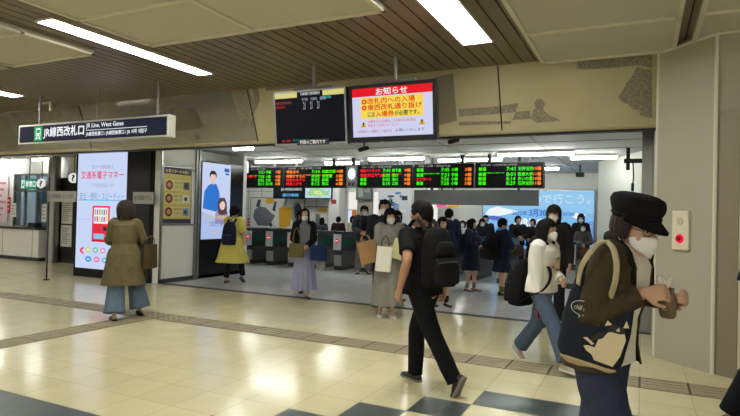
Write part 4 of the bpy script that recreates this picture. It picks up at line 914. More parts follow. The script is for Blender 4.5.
        for b in range(nu): bm.faces.new((vo[0][b], vi[0][b], vi[0][b+1], vo[0][b+1])); bm.faces.new((vo[nv][b], vo[nv][b+1], vi[nv][b+1], vi[nv][b]))
        for a in range(nv): bm.faces.new((vo[a][0], vo[a+1][0], vi[a+1][0], vi[a][0])); bm.faces.new((vo[a][nu], vi[a][nu], vi[a+1][nu], vo[a+1][nu]))
        mo = s.raw('face_mask', bm, m or MASKM)
        for sg in (-1, 1):
            b2 = bmesh.new(); tube(b2, [s.hp(sg*.072, .03, .06), s.hp(sg*.08, .0, .1), s.hp(sg*.08, -.028, .1), s.hp(sg*.078, -.01, .05), s.hp(sg*.066, .03, .035)], .0022*k, n=6, sub=3); s.raw('ear_loop', b2, m or MASKM, mo)
        return s
    def bag_root(s, name, label, base, cat='bag', group=None):
        p = s.W(base); t = thing(name, label, cat, tuple(p), s.rz, group); t_off = V(base); return t, t_off
    def backpack(s, label, m, w_=.3, h=.44, d=.16, drop=.0, pocket=True, m2=None, group=None, straps=True, back=None):
        k = s.k; m2 = m2 or m; bk = back if back is not None else .125
        ctr = s.sh-s.cy*(bk*k+d/2)-s.sp*(.02*k+drop)                       # top centre of the bag
        base = ctr-s.sp*h; t, o_ = s.bag_root('backpack', label, base, 'backpack', group); bx_, by_, bz_ = s.cx, s.cy, s.sp
        def Q(x, y, z): return bx_*x+by_*y+bz_*z
        bm = bmesh.new(); loft(bm, [ell(Q(0, yo, z*h), bx_, by_, w_/2*a, d/2*b, 28, 3.2) for z, a, b, yo in ((0, .86, .8, 0), (.03, .95, .95, 0), (.15, 1, 1.05, -.005), (.45, 1, 1.0, 0), (.72, .92, .84, .006), (.88, .76, .66, .012), (.97, .55, .46, .015), (1, .3, .26, .018))])
        link('main_body', vox(bm, .007, 3, .006, 12, s.seed), t, m)
        if pocket:
            bm = bmesh.new(); loft(bm, [ell(Q(0, -d/2-.012, z*h), bx_, by_, w_/2*a, .04*b, 24, 3.) for z, a, b in ((.05, .7, .7), (.09, .8, 1), (.3, .82, 1.1), (.44, .78, .9), (.48, .66, .5))]); link('front_pocket', vox(bm, .007, 2, .004, 14, s.seed), t, m2)
            bm = bmesh.new(); loft(bm, [ell(Q(0, -d/2+.0, z*h), bx_, by_, w_/2*a, .035*b, 24, 3.) for z, a, b in ((.52, .6, .7), (.56, .68, 1), (.66, .6, 1.), (.75, .48, .6))]); link('top_pocket', vox(bm, .007, 2, .004, 14, s.seed), t, m2)
            bm = bmesh.new(); tube(bm, [Q(-w_*.36, -d/2-.048, .4*h), Q(0, -d/2-.06, .42*h), Q(w_*.36, -d/2-.048, .4*h)], .006, n=6); obj('zipper', bm, M_dgrey, t, smooth=True)
        bm = bmesh.new(); tube(bm, [Q(-.03, d/2*.6, h*.97), Q(-.025, d/2*.7, h*1.07), Q(.025, d/2*.7, h*1.07), Q(.03, d/2*.6, h*.97)], .008, n=8); obj('grab_handle', bm, m2, t, smooth=True)
        if straps:
            for sg in (-1, 1):
                yb = d/2
                P = [Q(sg*.075, yb*.7, h*.93), Q(sg*.085, yb+.04, h+.05*k), Q(sg*.095, yb+bk*k, h+.07*k), Q(sg*.105, yb+2.0*bk*k, h-.06*k), Q(sg*.12, yb+2.12*bk*k, h-.19*k), Q(sg*.17*s.w_, yb+1.7*bk*k, h-.31*k), Q(sg*.19*s.w_, yb+bk*k, h-.36*k), Q(sg*.15, yb*.9, h*.12)]
                bm = bmesh.new(); tube(bm, P, [.026, .028, .028, .028, .022, .014, .012, .012], n=10, sub=4, flat=.3, up=bx_); obj('shoulder_strap', bm, m2, t, smooth=True)
        return t
def handbag(name, label, cat, top, rz, w_, h, d, m, hm=None, drop=.2, taper=1., group=None, hw=.5, m_top=None, fold=.004, tilt=0, hr=.006):
    """bag hanging below the world point top; handles of length drop"""
    base = V(top)-V((0, 0, drop+h)); t = thing(name, label, cat, tuple(base), rz, group); bm = bmesh.new()
    loft(bm, [ell((0, 0, z*h), X3, Y3, w_/2*(1+(taper-1)*z)*a, d/2*(1-.35*z)*a, 28, 4.5) for z, a in ((0, .94), (.02, 1), (.3, 1.01), (.7, 1.), (1, 1))])
    link('bag_body', vox(bm, .006, 1, fold, 14, int(abs(top[0])*100)), t, m)
    for sg in (-1, 1):
        bm = bmesh.new(); u = w_/2*hw; y = sg*d*.25; tube(bm, [(-u, y, h*.96), (-u*.8, y*.7, h+drop*.6), (-u*.15, y*.2, h+drop), (u*.15, y*.2, h+drop), (u*.8, y*.7, h+drop*.6), (u, y, h*.96)], hr, n=8, sub=4); obj('handle', bm, hm or m, t, smooth=True)
    if tilt: t.rotation_euler = (0, math.radians(tilt), rz)
    return t
def facing(x, y, off=0):      # rotation that faces the camera, plus degrees
    return math.atan2(-y, -x)-PI/2+math.radians(off)
D_ = math.radians
def spot(x, d): q = at(x, 215, d); return (q.x, q.y)
def fit_h(x, y, d, hat=0): return at(x, y, d).z-hat
# ---- woman in the cap, nearest
P = Person('woman in a black baker cap, brown jacket and mask, looking down at a paper tissue', tuple(at(604, 215, 2.78).xy), D_(-112), 1.69, hands=(('px', 672, 301, .0), ('px', 643, 293, -.2)), feet=((-.1, -.16, 0), (.1, .2, 0)), lean=12, head=(-14, 13), hoff=(0, .0, -.05), curl=(.9, .8), vx=.006, seed=3, pole=((-.6, -.3, -.7), (.9, -1.4, -.15)), hdir=((.35, .8, .25), (-.45, .85, .1)), hnorm=((.9, -.2, .3), (-.8, -.3, -.3)))
P.body(); k = P.k
P.trousers(cloth('dark_jeans', 50, 56, 76), .112, .1, .11, seatw=1.04, fold=.008)
P.top(cloth('white_tee', 230, 226, 216, .08), hem=-.1, loose=.018, sleeve=.3, sl=(.062, .06, .06), flare=.01, fold=.006, name='t_shirt', collar=True, neck=.066)
JK = cloth('brown_jacket', 66, 57, 42)
P.top(JK, hem=-.15, loose=.035, sleeve=.96, sl=(.078, .072, .056), flare=.03, gap=lambda t: .5 if t > .2 else .62, fold=.012, name='jacket', collar=False, neck=.085, th=.016, ff=9)
bm = bmesh.new(); tube(bm, [P.sh+P.cx*(-.1*k)+P.cy*.13*k-P.sp*.18*k, P.sh-P.cx*.1*k+P.cy*.06*k+P.sp*.0*k, P.sh-P.cy*.085*k+P.sp*.05*k, P.sh+P.cx*.1*k+P.cy*.06*k+P.sp*.0*k, P.sh+P.cx*.1*k+P.cy*.13*k-P.sp*.18*k], [.012*k, .025*k, .034*k, .025*k, .012*k], n=12, sub=5); P.part('jacket_collar', bm, cloth('black_collar', 28, 25, 22), vx=.006, smooth=2)
P.shoes(cloth('black_shoe', 30, 30, 32), M_dgrey); P.hair(HAIRD, front=.16, side=.06, back=.0, vol=.012, hang=.1, fw_=66); P.mask()
bm = bmesh.new()                                                     # glasses
for sg in (-1, 1):
    rr_ = [P.hp(sg*.034+.027*math.cos(t), .106-.012*abs(math.cos(t)+sg)*.5, .112+.02*math.sin(t)) for t in [2*PI*j/20 for j in range(21)]]; tube(bm, rr_, .0022, n=6, sub=1, round_ends=False)
    tube(bm, [P.hp(sg*.06, .098, .116), P.hp(sg*.078, .05, .116), P.hp(sg*.079, -.02, .114)], .002, n=6)
tube(bm, [P.hp(-.008, .107, .114), P.hp(.008, .107, .114)], .002, n=6, sub=1); P.raw('glasses', bm, mat('gunmetal', lin(90, 80, 76), .3, metal=.6))
bm = bmesh.new()                                                     # soft cap: band, puffed crown and drooping brim
def capring(z, f, dy=0, n=28): 
    w_, yf, yb = head_at(min(z, .17)); return [P.hp((w_+.016)*f*math.cos(t), (yf+yb)/2+dy+((yf-yb)/2+.016)*f*math.sin(t), z) for t in [2*PI*j/n for j in range(n)]]
loft(bm, [capring(.15, 1.0), capring(.172, 1.06), capring(.2, 1.18, -.002), capring(.228, 1.24, -.006), capring(.256, 1.14, -.008), capring(.27, .85, -.008), capring(.275, .4, -.006), capring(.276, .05)])
CAPM = cloth('black_cap', 20, 19, 21); cp = P.part('cap', bm, CAPM, vx=.005, fold=.008, ff=14, smooth=2)
bm = bmesh.new(); a_, b_ = [], []
for j in range(21):
    t = PI*.02+PI*.96*j/20; e = math.sin(t); a_.append(P.hp(.09*math.cos(t), -.0+.112*math.sin(t), .164-.004*e)); b_.append(P.hp(.1*math.cos(t), .0+(.112+.055*e)*math.sin(t), .164-.036*e-.006))
loft(bm, [[p for p in a_]+[p-P.hr @ V((0, 0, .01)) for p in a_[::-1]], [p for p in b_]+[p-P.hr @ V((0, 0, .01)) for p in b_[::-1]]]); obj('brim', bm, CAPM, cp, smooth=True, sharp=.8); 
bm = bmesh.new(); tube(bm, capring(.168, 1.05)+[capring(.168, 1.05)[0]], .008, n=8, sub=1, round_ends=False); obj('band', bm, CAPM, cp, smooth=True)
bm = bmesh.new(); q = P.sh+P.cy*.128*k-P.sp*.2*k-P.cx*.02*k; ball(bm, q+P.cx*.01*k, (.016, .006, .014), n=8); P.raw('shirt_badge', bm, mat('red_patch', lin(190, 50, 50), .6))
PW = P
# tissue and pouch in her hands
q = P.W((P.wr[1]+P.wr[0])/2)
c0 = at(664, 281, P.depth-.1); t = thing('paper_tissue', 'white paper tissue pinched in the fingers of the woman in the cap', 'tissue', tuple(c0-V((0, 0, .03))), P.rz)
bm = bmesh.new(); loft(bm, [[V((-.004+.01*math.sin(i*1.4), -.03+.06*i/8, z+.012*math.sin(i*.9))) for i in range(9)]+[V((.001+.01*math.sin(i*1.4), -.03+.06*i/8, z+.012*math.sin(i*.9))) for i in range(8, -1, -1)] for z in (0, .02, .045)]); obj('sheet', bm, mat('tissue', lin(226, 220, 206), .8), t, smooth=True)
c0 = at(667, 318, P.depth-.06); t = thing('packet', 'crumpled grey brown packet held in the hand of the woman in the cap', 'packet', tuple(c0), P.rz+.9)
bm = bmesh.new(); loft(bm, [ell((.004*math.sin(z*90), 0, z), X3, Y3, .05*a, .026*b, 20, 2.8) for z, a, b in ((0, .75, .8), (.02, .98, 1.1), (.07, 1, 1.2), (.11, .9, .9), (.135, 1.02, .5), (.15, 1.05, .3))]); link('pouch', vox(bm, .004, 1, .006, 40, 5), t, cloth('packet_foil', 128, 112, 92))
p = Pic(c0+V((-.03, -.04, .03)), X3, Z3, .06, .05); p.text('01', .1, .2, .8, .7, Pm(190, 180, 160)); p.done('print', t)
# tote with the cat
q = at(586, 366, P.depth-.13); t = thing('tote_bag', 'dark navy tote bag with a white cat print and a speech bubble', 'bag', tuple(q), D_(8))
TW, TH = .31, .43; t.rotation_euler = (0, D_(13), D_(6)); Rt = t.rotation_euler.to_matrix(); NV = cloth('navy_canvas', 36, 40, 50)
bm = bmesh.new(); loft(bm, [ell((-.012*z/.4, 0, z), X3, Y3, TW/2*a, b, 32, 4) for z, a, b in ((.0, .62, .03), (.02, .8, .042), (.06, .95, .05), (.2, 1.0, .05), (.34, .92, .034), (TH, .84, .02))]); link('bag_body', vox(bm, .006, 2, .01, 9, 4), t, NV)
bm = bmesh.new(); loft(bm, [ell((0, 0, z), X3, Y3, TW/2*a, b, 32, 4) for z, a, b in ((-.004, .58, .026), (.016, .80, .045), (.03, .84, .046))]); link('bottom_trim', vox(bm, .005, 1), t, cloth('sand_canvas', 176, 160, 124))
ST = cloth('cream_strap', 170, 160, 132); Rz = Rt.inverted()
for pts in ([(607, 312, -.17), (611, 296, -.21), (615.5, 280, -.275), (616.5, 263, -.295), (613, 248, -.26), (606, 241, -.18)], [(606, 241, -.18), (598, 244, -.235), (589, 254, -.25), (581, 268, -.2), (578, 284, -.14)]):
    bm = bmesh.new(); tube(bm, [Rz @ (at(x, y, P.depth+d)-V(q)) for x, y, d in pts], .013, n=10, sub=5, flat=.35, up=X3); obj('shoulder_strap', bm, ST, t, smooth=True)
R_ = Rt; p = Pic(V(q)+R_ @ V((-.13, -.06, .03)), R_ @ X3, R_ @ Z3, .27, .36); cw = Pm(206, 190, 156); ck = Pm(20, 20, 24)
p.poly([(.5, .12), (.56, .06), (.86, .05), (.93, .2), (.95, .42), (.9, .5), (.74, .48), (.62, .44), (.54, .34)], cw); p.poly([(.5, .12), (.4, .15), (.34, .2), (.4, .22), (.52, .22)], cw)
p.poly([(.6, .36), (.44, .28), (.42, .34), (.52, .42), (.66, .46)], ck); p.poly([(.58, .52), (.6, .6), (.69, .56)], cw); p.poly([(.86, .56), (.88, .66), (.95, .58)], cw); p.poly([(.62, .47), (.68, .57), (.86, .57), (.92, .5), (.84, .47)], ck); p.poly([(.76, .5), (.8, .55), (.83, .5)], cw); p.poly([(.3, .3), (.36, .32), (.5, .26), (.46, .24), (.36, .28)], cw)
for j in range(22):
    a1, a2 = 2*PI*j/22, 2*PI*(j+1)/22
    if j != 16: p.poly([(.17+.19*math.cos(a), .66+.095*math.sin(a)) for a in (a1, a2)]+[(.17+.178*math.cos(a), .66+.087*math.sin(a)) for a in (a2, a1)], Pm(190, 190, 190))
p.poly([(.14, .57), (.15, .52), (.17, .565)], Pm(190, 190, 190)); p.text('chill out', .04, .63, .3, .69, Pm(190, 190, 190)); pr = p.done('cat_print', t)

# ---- man in black walking away with the backpack
P = Person('man in a black polo shirt and black trousers striding away with a big backpack', (-1.775, 4.82), D_(66), 1.715, False, hands=(('px', 400, 288, -.22), ('px', 444, 288, .22)), feet=(('ball', 459, 397), ('fl', 415, 380)), fpitch=(66, 0), lean=4, head=(6, 3), curl=(.7, .7), vx=.006, skin=SKIN2, seed=5, hip=(0, .01, -.03), twist=-8)
P.body(); P.trousers(cloth('black_trousers', 22, 23, 27), .104, .08, .072, end=1.06, fold=.008); P.top(cloth('black_polo', 19, 19, 21), hem=-.12, loose=.024, sleeve=.36, sl=(.076, .07, .066), fold=.01, name='polo_shirt', neck=.066)
P.shoes(cloth('grey_shoe', 62, 60, 54), mat('shoe_sole', lin(120, 116, 108), .7), high=.01); P.hair(HAIRB, front=.17, side=.1, back=.045, vol=.011, fw_=58, bw=120)
P.backpack('large black backpack on the striding man in black', cloth('black_nylon', 20, 20, 21, .3), .32, .53, .2, drop=-.06, m2=cloth('black_nylon_pocket', 28, 28, 29, .3), back=.12)

# ---- woman in the white hoodie, mid-stride
P = Person('woman in a white hoodie and jeans striding behind the brown jacket, black backpack on', (-.95, 6.13), D_(-110), 1.585, hands=(('px', 562, 281, -.16), ('px', 540, 296, -.12)), feet=(('ball', 519, 358), ('fl', 569, 378)), fpitch=(48, 0), lean=4, head=(-6, 2), curl=(.8, .6), seed=8, hip=(0, 0, -.045))
P.body(); P.trousers(cloth('blue_jeans', 78, 92, 112), .105, .085, .092, end=.95, fold=.008)
P.top(cloth('white_hoodie', 224, 222, 214, .08), hem=-.06, loose=.045, sleeve=.95, sl=(.085, .075, .06), fold=.012, name='hoodie', neck=.07)
bm = bmesh.new(); k = P.k; tube(bm, [P.sh+P.cx*s_*k+P.cy*y_*k+P.sp*z_*k for s_, y_, z_ in ((-.07, .07, .02), (-.11, -.03, .05), (0, -.13, .04), (.11, -.03, .05), (.07, .07, .02))], [.02*k, .03*k, .05*k, .03*k, .02*k], n=12, sub=5); P.part('hood', bm, cloth('black_hood', 26, 26, 28), smooth=2, fold=.006)
P.shoes(cloth('white_trainer', 180, 176, 164, .15), mat('trainer_sole', lin(206, 202, 192), .7), high=.012); P.hair(HAIRB, front=.15, side=-.03, back=-.12, vol=.02, hang=.9, fw_=50, flare=.05); P.mask()
bm = bmesh.new(); 
for dx, dz, w_ in ((.02, -.2, .03), (.05, -.23, .025), (-.03, -.13, .012)): ball(bm, P.sh+P.cx*dx*k+P.cy*(.158 if dz < -.15 else .155)*k+P.sp*dz*k, (w_, .012, .014), n=8)
P.raw('chest_print', bm, cloth('print_black', 40, 40, 44))
P.backpack('black backpack on the woman in the white hoodie', cloth('black_nylon', 20, 20, 21), .34, .5, .2, drop=.16, m2=cloth('black_nylon_pocket', 28, 28, 29), back=.14)
q = at(539, 313, P.depth-.14); t = thing('smartphone', 'red backed phone in the lowered hand of the woman in the hoodie', 'phone', tuple(q), P.rz); obj('case', B((-.036, .036, -.005, .005, -.05, .07), bev=.004), mat('red_case', lin(176, 50, 46), .4), t); obj('glass', B((-.032, .032, .005, .007, -.045, .065)), M_black, t)
q = at(557, 266, P.depth-.24); t = thing('phone_pouch', 'small tan pouch held before the belly of the woman in the hoodie', 'pouch', tuple(q-V((0, 0, .05))), P.rz); obj('pocket', B((-.045, .045, -.01, .01, 0, .13), bev=.006), cloth('tan_pouch', 160, 130, 104), t); obj('window', B((-.03, .03, .01, .013, .03, .11)), mat('pouch_clear', lin(196, 180, 160), .3), t)

# ---- woman in the long olive coat, from behind
P = Person('woman in a long olive coat and wide jeans walking away towards the signage column', (-6.6, 5.62), D_(46), 1.64, hands=((-.06, .3, 1.12), (.12, .28, 1.08)), feet=(('fl', 114, 321), ('ball', 139, 316)), fpitch=(0, 30), lean=2, head=(0, 12), seed=11, fyaw=(14, -14), pole=((-.7, -.3, -.9), (.7, -.3, -.9)))
P.body(); P.trousers(cloth('wide_jeans', 92, 110, 128), .12, .115, .15, end=.97, fold=.01, seatw=1.05); P.top(cloth('olive_coat', 98, 89, 62), hem=-.84, loose=.035, flare=.1, sleeve=.97, sl=(.078, .072, .06), fold=.016, name='coat', neck=.075, ff=7)
P.shoes(cloth('cream_shoe', 150, 138, 116), M_bmatte); P.hair(HAIRD, front=.14, side=-.01, back=-.03, vol=.05, hang=.7, flare=-.1)
handbag('tote_bag', 'brown open tote bag on the arm of the woman in the olive coat', 'bag', tuple(at(151, 236, P.depth+.12)), P.rz+1.2, .3, .34, .13, cloth('brown_tote', 72, 60, 40), drop=.12, taper=1.12)
# ---- person in the yellow tunic
P = Person('person in a yellow tunic and black leggings walking into the gate hall', tuple(onz(232, 283).xy), D_(14), 1.66, hands=((-.2, .2, .86), ('px', 246, 247, -.05)), feet=(('fl', 226, 283), ('ball', 243, 282)), fpitch=(0, 34), lean=2, seed=13)
P.body(); P.trousers(cloth('black_leggings', 28, 27, 28), .092, .068, .06, end=.92); P.top(cloth('yellow_tunic', 202, 192, 98, .12), hem=-.92, loose=.035, flare=.17, sleeve=.5, sl=(.085, .085, .08), fold=.018, name='tunic', ff=7)
P.shoes(cloth('grey_trainer', 96, 94, 92), M_dgrey); P.hair(HAIRB, front=.16, side=.06, back=.02, vol=.026, bw=118)
P.backpack('navy backpack on the person in the yellow tunic', cloth('navy_nylon', 34, 38, 58), .31, .5, .15, drop=.04, back=.135)
q = P.W(P.wr[1]); t = thing('smartphone', 'small white phone in the hand of the person in yellow', 'phone', (q.x+.02, q.y-.03, q.z-.17), P.rz); obj('case', B((-.036, .036, -.006, .006, 0, .14), bev=.004), Pm(210, 210, 206), t); obj('glass', B((-.03, .03, .006, .008, .01, .13)), M_black, t)
# ---- woman in the lavender skirt
P = Person('woman in a black cardigan and long lavender skirt walking out of the gates', (-5.62, 8.78), facing(-5.62, 8.78, 6), 1.63, hands=((-.02, .2, .99), (.07, .2, .98)), feet=(('fl', 307, 298), ('fl', 301, 295)), seed=17, pole=((-1, -.4, -.5), (1, -.4, -.5)), hdir=((1, .2, 0), (-1, .2, 0)), head=(-6, 0))
P.body(); P.top(cloth('grey_knit', 120, 122, 130, .12), hem=.05, loose=.012, sleeve=.4, fold=.004, name='knit_top', neck=.056); P.skirt(cloth('lavender_skirt', 146, 146, 174, .1), .16, w0=.13, w1=.25, d1=.26, pleats=15, amp=.06, sway=(0, .05, 0)); P.top(cloth('black_cardigan', 22, 21, 24), hem=-.12, loose=.03, sleeve=.93, sl=(.075, .065, .05), gap=lambda t: .62, fold=.01, name='cardigan', collar=False, neck=.08)
P.shoes(mat('black_pump', lin(22, 20, 20), .3)); P.hair(HAIRB, front=.185, side=-.12, back=-.2, vol=.016, hang=1, fw_=42); P.mask()
handbag('shoulder_bag', 'olive green bag on the arm of the woman in the lavender skirt', 'bag', tuple(at(297, 228, P.depth-.22)), P.rz, .26, .25, .12, cloth('olive_bag', 106, 100, 60), drop=.28, hr=.008)
handbag('handbag', 'navy blue handbag hanging before the woman in the lavender skirt', 'bag', tuple(at(318.5, 240, P.depth-.25)), P.rz, .3, .27, .12, cloth('navy_bag', 34, 52, 92), drop=.1)
handbag('carrier_bag', 'small black and white patterned bag under the navy handbag', 'bag', tuple(at(321, 258, P.depth-.1)), P.rz, .17, .16, .06, mat('checked_bag', lin(150, 150, 150), .7, noise=.9, nscale=24), drop=.06)
# ---- woman in the grey dress with three bags
P = Person('woman in a loose grey dress and white sandals carrying three bags', (-3.47, 7.82), facing(-3.47, 7.82, 8), 1.65, hands=((.03, .2, 1.12), (-.05, .2, 1.1)), feet=(('fl', 391, 317), ('fl', 380, 316)), seed=19, pole=((-1, -.2, -.6), (1, -.2, -.6)), hdir=((.6, .3, -.3), (-.6, .3, -.3)), head=(4, 6))
P.body(); P.skirt(cloth('grey_dress', 132, 130, 124, .12), .2, top=.62, w0=.17, w1=.25, d1=.26, sway=(0, .04, 0), pleats=11, amp=.05, name='dress_skirt'); P.top(cloth('grey_dress', 132, 130, 124), hem=-.1, loose=.04, sleeve=.85, sl=(.09, .08, .065), fold=.014, name='dress_top', neck=.07)
P.shoes(cloth('white_sandal', 196, 192, 180, .1), mat('sandal_sole', lin(206, 202, 192), .7)); P.hair(HAIRB, front=.135, side=-.02, back=-.06, vol=.02, hang=.7, fw_=50); P.mask(mat('mask_grey_white', lin(200, 206, 204), .8))
KR = mat('kraft_paper', lin(160, 124, 78), .7, noise=.08, nscale=6); PA = mat('white_paper_bag', lin(222, 220, 208), .6, noise=.04, nscale=5)
handbag('paper_bag', 'brown kraft paper bag on the arm of the woman in grey', 'bag', tuple(at(371, 234, P.depth-.2)), P.rz+.25, .28, .33, .11, KR, drop=.1, fold=.003, tilt=14)
handbag('paper_bag', 'white paper bag held in front of the woman in grey', 'bag', tuple(at(383.5, 236, P.depth-.33)), P.rz-.1, .23, .37, .1, PA, hm=M_bmatte, drop=.15, fold=.003, tilt=-4)
handbag('tote_bag', 'cream cloth tote bag on the elbow of the woman in grey', 'bag', tuple(at(398, 226, P.depth-.22)), P.rz-.3, .23, .3, .1, cloth('cream_canvas', 200, 198, 150, .08), drop=.19, fold=.005, tilt=-14)
# ---- young man at the gates
P = Person('young man in a dark grey jacket and mask standing before the ticket gates', tuple(ony(363.5, 240, 13.05).xy), facing(-6.42, 13.1, 4), fit_h(364, 206, 14.6)-.01, False, hands=((-.02, .2, 1.05), (.06, .21, 1.03)), feet=((-.14, 0, 0), (.13, .02, 0)), seed=23, pole=((-1, -.3, -.5), (1, -.3, -.5)), hdir=((1, .2, -.2), (-1, .2, -.2)))
P.body(); P.trousers(cloth('grey_trousers', 104, 102, 96), .1, .08, .08); P.top(cloth('black_inner', 26, 26, 30), hem=-.05, loose=.012, sleeve=.3, name='t_shirt'); P.top(cloth('slate_jacket', 54, 60, 62), hem=-.16, loose=.036, sleeve=.96, sl=(.085, .072, .058), gap=lambda t: .3, fold=.012, name='jacket', collar=False, neck=.08)
P.shoes(cloth('black_shoe', 30, 30, 32), mat('trainer_sole', lin(206, 202, 192), .7)); P.hair(HAIRB, front=.14, side=.07, back=.03, vol=.024, fw_=54); P.mask()

# ---- the others
def extra(label, x, ytop, d, rz, fem=True, hair=(), topc=(30, 32, 40), bottom=(30, 30, 34), skirt=None, mask=True, hood=False, hands=None, coat=-.12, tcol=None, sleeve=.96, seed=0, pole=None, xy=None, shoec=(28, 28, 30), legs=None, hm=None, hlift=.0, group=None, zero=None, fold=.01):
    xy = xy or spot(x, d); H = max(1.3, min(1.86, fit_h(x, ytop, (V((*xy, 0))-V((0, 0, EYE))).dot(fw))-hlift))
    P = Person(label, xy, rz, H, fem, hands=hands, seed=seed, vx=.01, pole=pole, feet=((-.1, .05, 0), (.1, -.04, 0)), group=group); P.body()
    if skirt: P.skirt(cloth('skirt_%d%d%d' % skirt[0], *skirt[0]), skirt[1], w1=skirt[2], pleats=skirt[3] if len(skirt) > 3 else 0, amp=.05)
    else: P.trousers(cloth('trousers_%d%d%d' % bottom, *bottom), .098, .078, .075)
    P.top(cloth('top_%d%d%d' % topc, *topc), hem=coat, loose=.035, flare=.02, sleeve=sleeve, sl=(.08, .07, .056), fold=fold, name='jacket')
    if legs:
        for i, sg in ((0, -1), (1, 1)):
            bm = bmesh.new(); tube(bm, [P.an[i]+V((0, 0, .0)), P.an[i].lerp(P.kn[i], .28)], [.042*P.k, .05*P.k], n=12, sub=2); P.raw('sock', bm, cloth('sock_%d%d%d' % legs, *legs))
    P.shoes(cloth('shoe_%d%d%d' % shoec, *shoec), M_dgrey); P.hair(hm or HAIRB, **dict(hair))
    if mask: P.mask()
    if hood:
        bm = bmesh.new(); rg = []
        for z, a in ((-.03, 1.25), (.05, 1.32), (.12, 1.3), (.19, 1.2), (.235, .9), (.255, .3)): 
            w_, yf, yb = head_at(min(z, .19)); rg.append([P.hp((w_+.006)*a*math.cos(t), (yf+yb)/2-.03+((yf-yb)/2)*a*math.sin(t), z) for t in [2*PI*j/24 for j in range(24)]])
        loft(bm, rg); P.part('hood', bm, cloth('hood_dark', 24, 24, 26), vx=.01)
    return P
SHORT = dict(front=.16, side=.08, back=.03, vol=.018, fw_=56, bw=118); LONG = dict(front=.15, side=-.1, back=-.16, vol=.018, hang=1., fw_=48); BOB = dict(front=.145, side=-.02, back=-.04, vol=.022, hang=.7, fw_=50)
PF = ((-1, -.3, -.5), (1, -.3, -.5)); HF = ((-.03, .24, 1.08), (.06, .24, 1.06))
extra('tall person in a mask and dark coat standing behind the woman in grey', 384.5, 201, 9.6, facing(-4, 8, 0), False, SHORT, (38, 38, 44), seed=31)
extra('person in a black hat peering from behind the woman in grey', 397, 212, 10.4, facing(-4, 8, 10), True, BOB, (30, 28, 32), seed=32, hood=True, mask=False)
NVY = (30, 36, 58)
P10 = extra('schoolgirl in navy uniform with a pale blue collar, behind the man in black', 442.5, 218, 9.8, facing(-3, 9, 20), True, BOB, NVY, skirt=((28, 32, 52), .55, .23, 13), mask=False, seed=33, hands=HF, pole=PF, shoec=(40, 36, 34), legs=(30, 30, 36))
P11 = extra('schoolgirl in navy uniform looking down, third from the red no entry gate', 471, 219.5, 11.6, facing(-3.2, 11.5, 62), True, LONG, NVY, skirt=((28, 32, 52), .5, .25, 13), mask=False, seed=34, hands=HF, pole=PF, xy=tuple(onz(470, 291).xy), legs=(120, 116, 100), shoec=(110, 106, 96))
P12 = extra('schoolgirl in navy uniform turned away with a bulky black bag', 500, 219, 11.2, facing(-2.5, 11.2, 118), True, SHORT, NVY, skirt=((28, 32, 52), .52, .25, 13), mask=False, seed=35, hands=HF, pole=PF, xy=tuple(onz(501, 295).xy), legs=(92, 96, 60), shoec=(34, 34, 36))
P11.root['label'] = 'schoolgirl in navy uniform with long hair, beside the man with the backpack'
for P_, nm in ((P10, 'a'), (P11, 'b'), (P12, 'c')):
    bm = bmesh.new(); k = P_.k; tube(bm, [P_.sh+P_.cx*s_*k+P_.cy*y_*k+P_.sp*z_*k for s_, y_, z_ in ((-.03, .13, -.12), (-.085, .06, .0), (-.07, -.05, .05), (0, -.1, .03), (.07, -.05, .05), (.085, .06, .0), (.03, .13, -.12))], [.016*k, .022*k, .022*k, .03*k, .022*k, .022*k, .016*k], n=10, sub=4); P_.raw('collar', bm, cloth('blue_collar', 96, 150, 196, .1))
P12.backpack('bulky black sports bag on the back of the schoolgirl turned away', cloth('black_nylon', 20, 20, 21), .42, .5, .26, drop=.05, m2=cloth('black_nylon_pocket', 28, 28, 29))
P11.backpack('black school rucksack on the long haired schoolgirl', cloth('navy_nylon', 34, 38, 58), .34, .4, .18, drop=.05, pocket=False)
extra('person in a dark jacket over brown standing just behind the white hoodie', 554, 206.5, 8.1, facing(-1, 8, -6), True, dict(front=.12, side=.0, back=-.04, vol=.026, hang=.7), (34, 32, 32), seed=36, hm=HAIRD)
extra('person in black standing before the blue advert, nearer the writing', 518, 216.5, 15.6, facing(-3, 15, 20), False, SHORT, (24, 24, 28), seed=37, mask=False, hands=HF, pole=PF)
extra('person in black looking at a phone before the blue advert', 533, 219.5, 15.8, facing(-3, 15, -30), True, SHORT, (24, 24, 28), seed=38, mask=False, hands=HF, pole=PF, skirt=((24, 24, 28), .45, .22))
extra('masked person in a grey brown coat behind the end gates', 584, 224, 14.8, facing(-1, 14, 0), True, BOB, (78, 74, 72), seed=39, hands=HF, pole=PF, xy=(-1.38, 15.5))
extra('person in a black hood behind the one in the grey brown coat', 588, 215, 15.6, facing(-1, 15, 0), True, BOB, (26, 26, 28), seed=40, hood=True, xy=(-1.55, 16.7))
extra('man in dark blue seen from behind among the crowd', 449, 209.5, 12.6, facing(-4, 12, 170), False, SHORT, (34, 42, 66), seed=41, mask=False, coat=-.2)
extra('masked person in black nearest the edge of the blue advert', 487, 219.5, 13.2, facing(-3, 14, 20), True, BOB, (28, 30, 36), seed=42, xy=(-4.05, 15.5))
extra('taller person in black behind the masked one near the blue advert', 491.5, 216, 14.6, facing(-3, 14, 0), False, SHORT, (26, 28, 32), seed=43, xy=(-4.2, 16.5), mask=False)
extra('person in a white blouse in the crowd far down the passage', 463, 221, 17.6, facing(-5, 17, 0), True, LONG, (206, 206, 200), seed=44)
extra('person in dark clothes far down the passage beside the white blouse', 456, 219.5, 18.6, facing(-5, 17, 10), False, SHORT, (40, 42, 50), seed=45)
extra('person in pale beige far down the passage', 471, 220.5, 19.2, facing(-5, 17, -10), True, BOB, (168, 160, 132), seed=46)
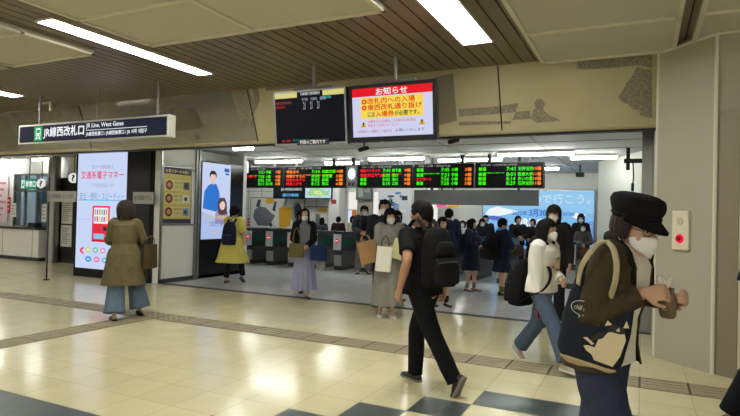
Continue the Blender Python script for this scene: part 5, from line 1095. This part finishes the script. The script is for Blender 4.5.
extra('person in black far down the passage below the pink sign', 434, 220.5, 16.8, facing(-6, 17, 0), True, BOB, (30, 30, 34), seed=47)
extra('person in navy far down the passage below the orange sign', 441, 219, 18.8, facing(-6, 17, 0), False, SHORT, (40, 44, 60), seed=48)
extra('person in a dark brown top seen from behind beyond the gates', 338.5, 217, 17.2, facing(-9, 15, 165), False, SHORT, (44, 30, 28), seed=49, mask=False, xy=tuple(ony(338.5, 220, 15.9).xy))
extra('long haired girl in a cream top beyond the gates', 352, 216.5, 17.4, facing(-8, 16, 40), True, LONG, (206, 196, 170), seed=50, mask=False, xy=tuple(ony(352.5, 220, 16.55).xy))
extra('person in black just behind the woman in the lavender skirt', 301, 210, 12.6, facing(-8, 11, 60), True, SHORT, (26, 26, 28), seed=51, mask=False)
extra('person in grey looking at the notice board beyond the gates', 323, 218, 18, facing(-9, 16, 170), True, LONG, (70, 70, 76), seed=52, mask=False, xy=tuple(ony(322, 220, 16.1).xy))
for i, (x, y, d, fem, hr_, col, lb) in enumerate([(436, 222, 19.5, 1, BOB, (60, 60, 66), 'person in grey deep in the passage, nearest the wall post'), (445, 221.5, 21, 0, SHORT, (30, 30, 36), 'person in black deep in the passage under the gap of the glowing signs'), (452, 222, 22, 1, LONG, (150, 150, 156), 'person in pale grey deep in the passage under the orange sign'), (459, 221.5, 20.4, 0, SHORT, (36, 36, 44), 'person in charcoal deep in the passage beside the white blouse'), (467, 222, 22.5, 1, BOB, (32, 34, 44), 'person in dark navy deep in the passage beside the pale beige one'), (475, 221.5, 21.5, 0, SHORT, (70, 72, 80), 'person in slate grey deep in the passage below the white sign')]):
    extra(lb, x, y, d, facing(-5, 17, 12*i-30), bool(fem), hr_, col, seed=70+i)
# ---- passer-by cut by the edge of the picture
P = Person('passer-by in navy sleeve and black trousers cut off by the picture edge', (.845, 5.0), D_(90), 1.7, False, hands=((-.14, .1, 1.36), (.24, -.1, .9)), feet=((-.09, .27, 0), (.1, -.35, 0)), lean=15, fpitch=(0, 40), seed=61, pole=((-.3, .9, -1.6), (.5, -.8, -.4)), hip=(0, -.13, -.03))
P.body(); P.trousers(cloth('black_trousers', 22, 23, 27), .1, .085, .085, end=.97); P.top(cloth('navy_sleeve', 26, 32, 50), hem=-.15, loose=.03, sleeve=.96, sl=(.085, .075, .06), name='jacket'); P.shoes(cloth('black_shoe', 30, 30, 32), M_dgrey); P.hair(HAIRB, **SHORT); P.mask()
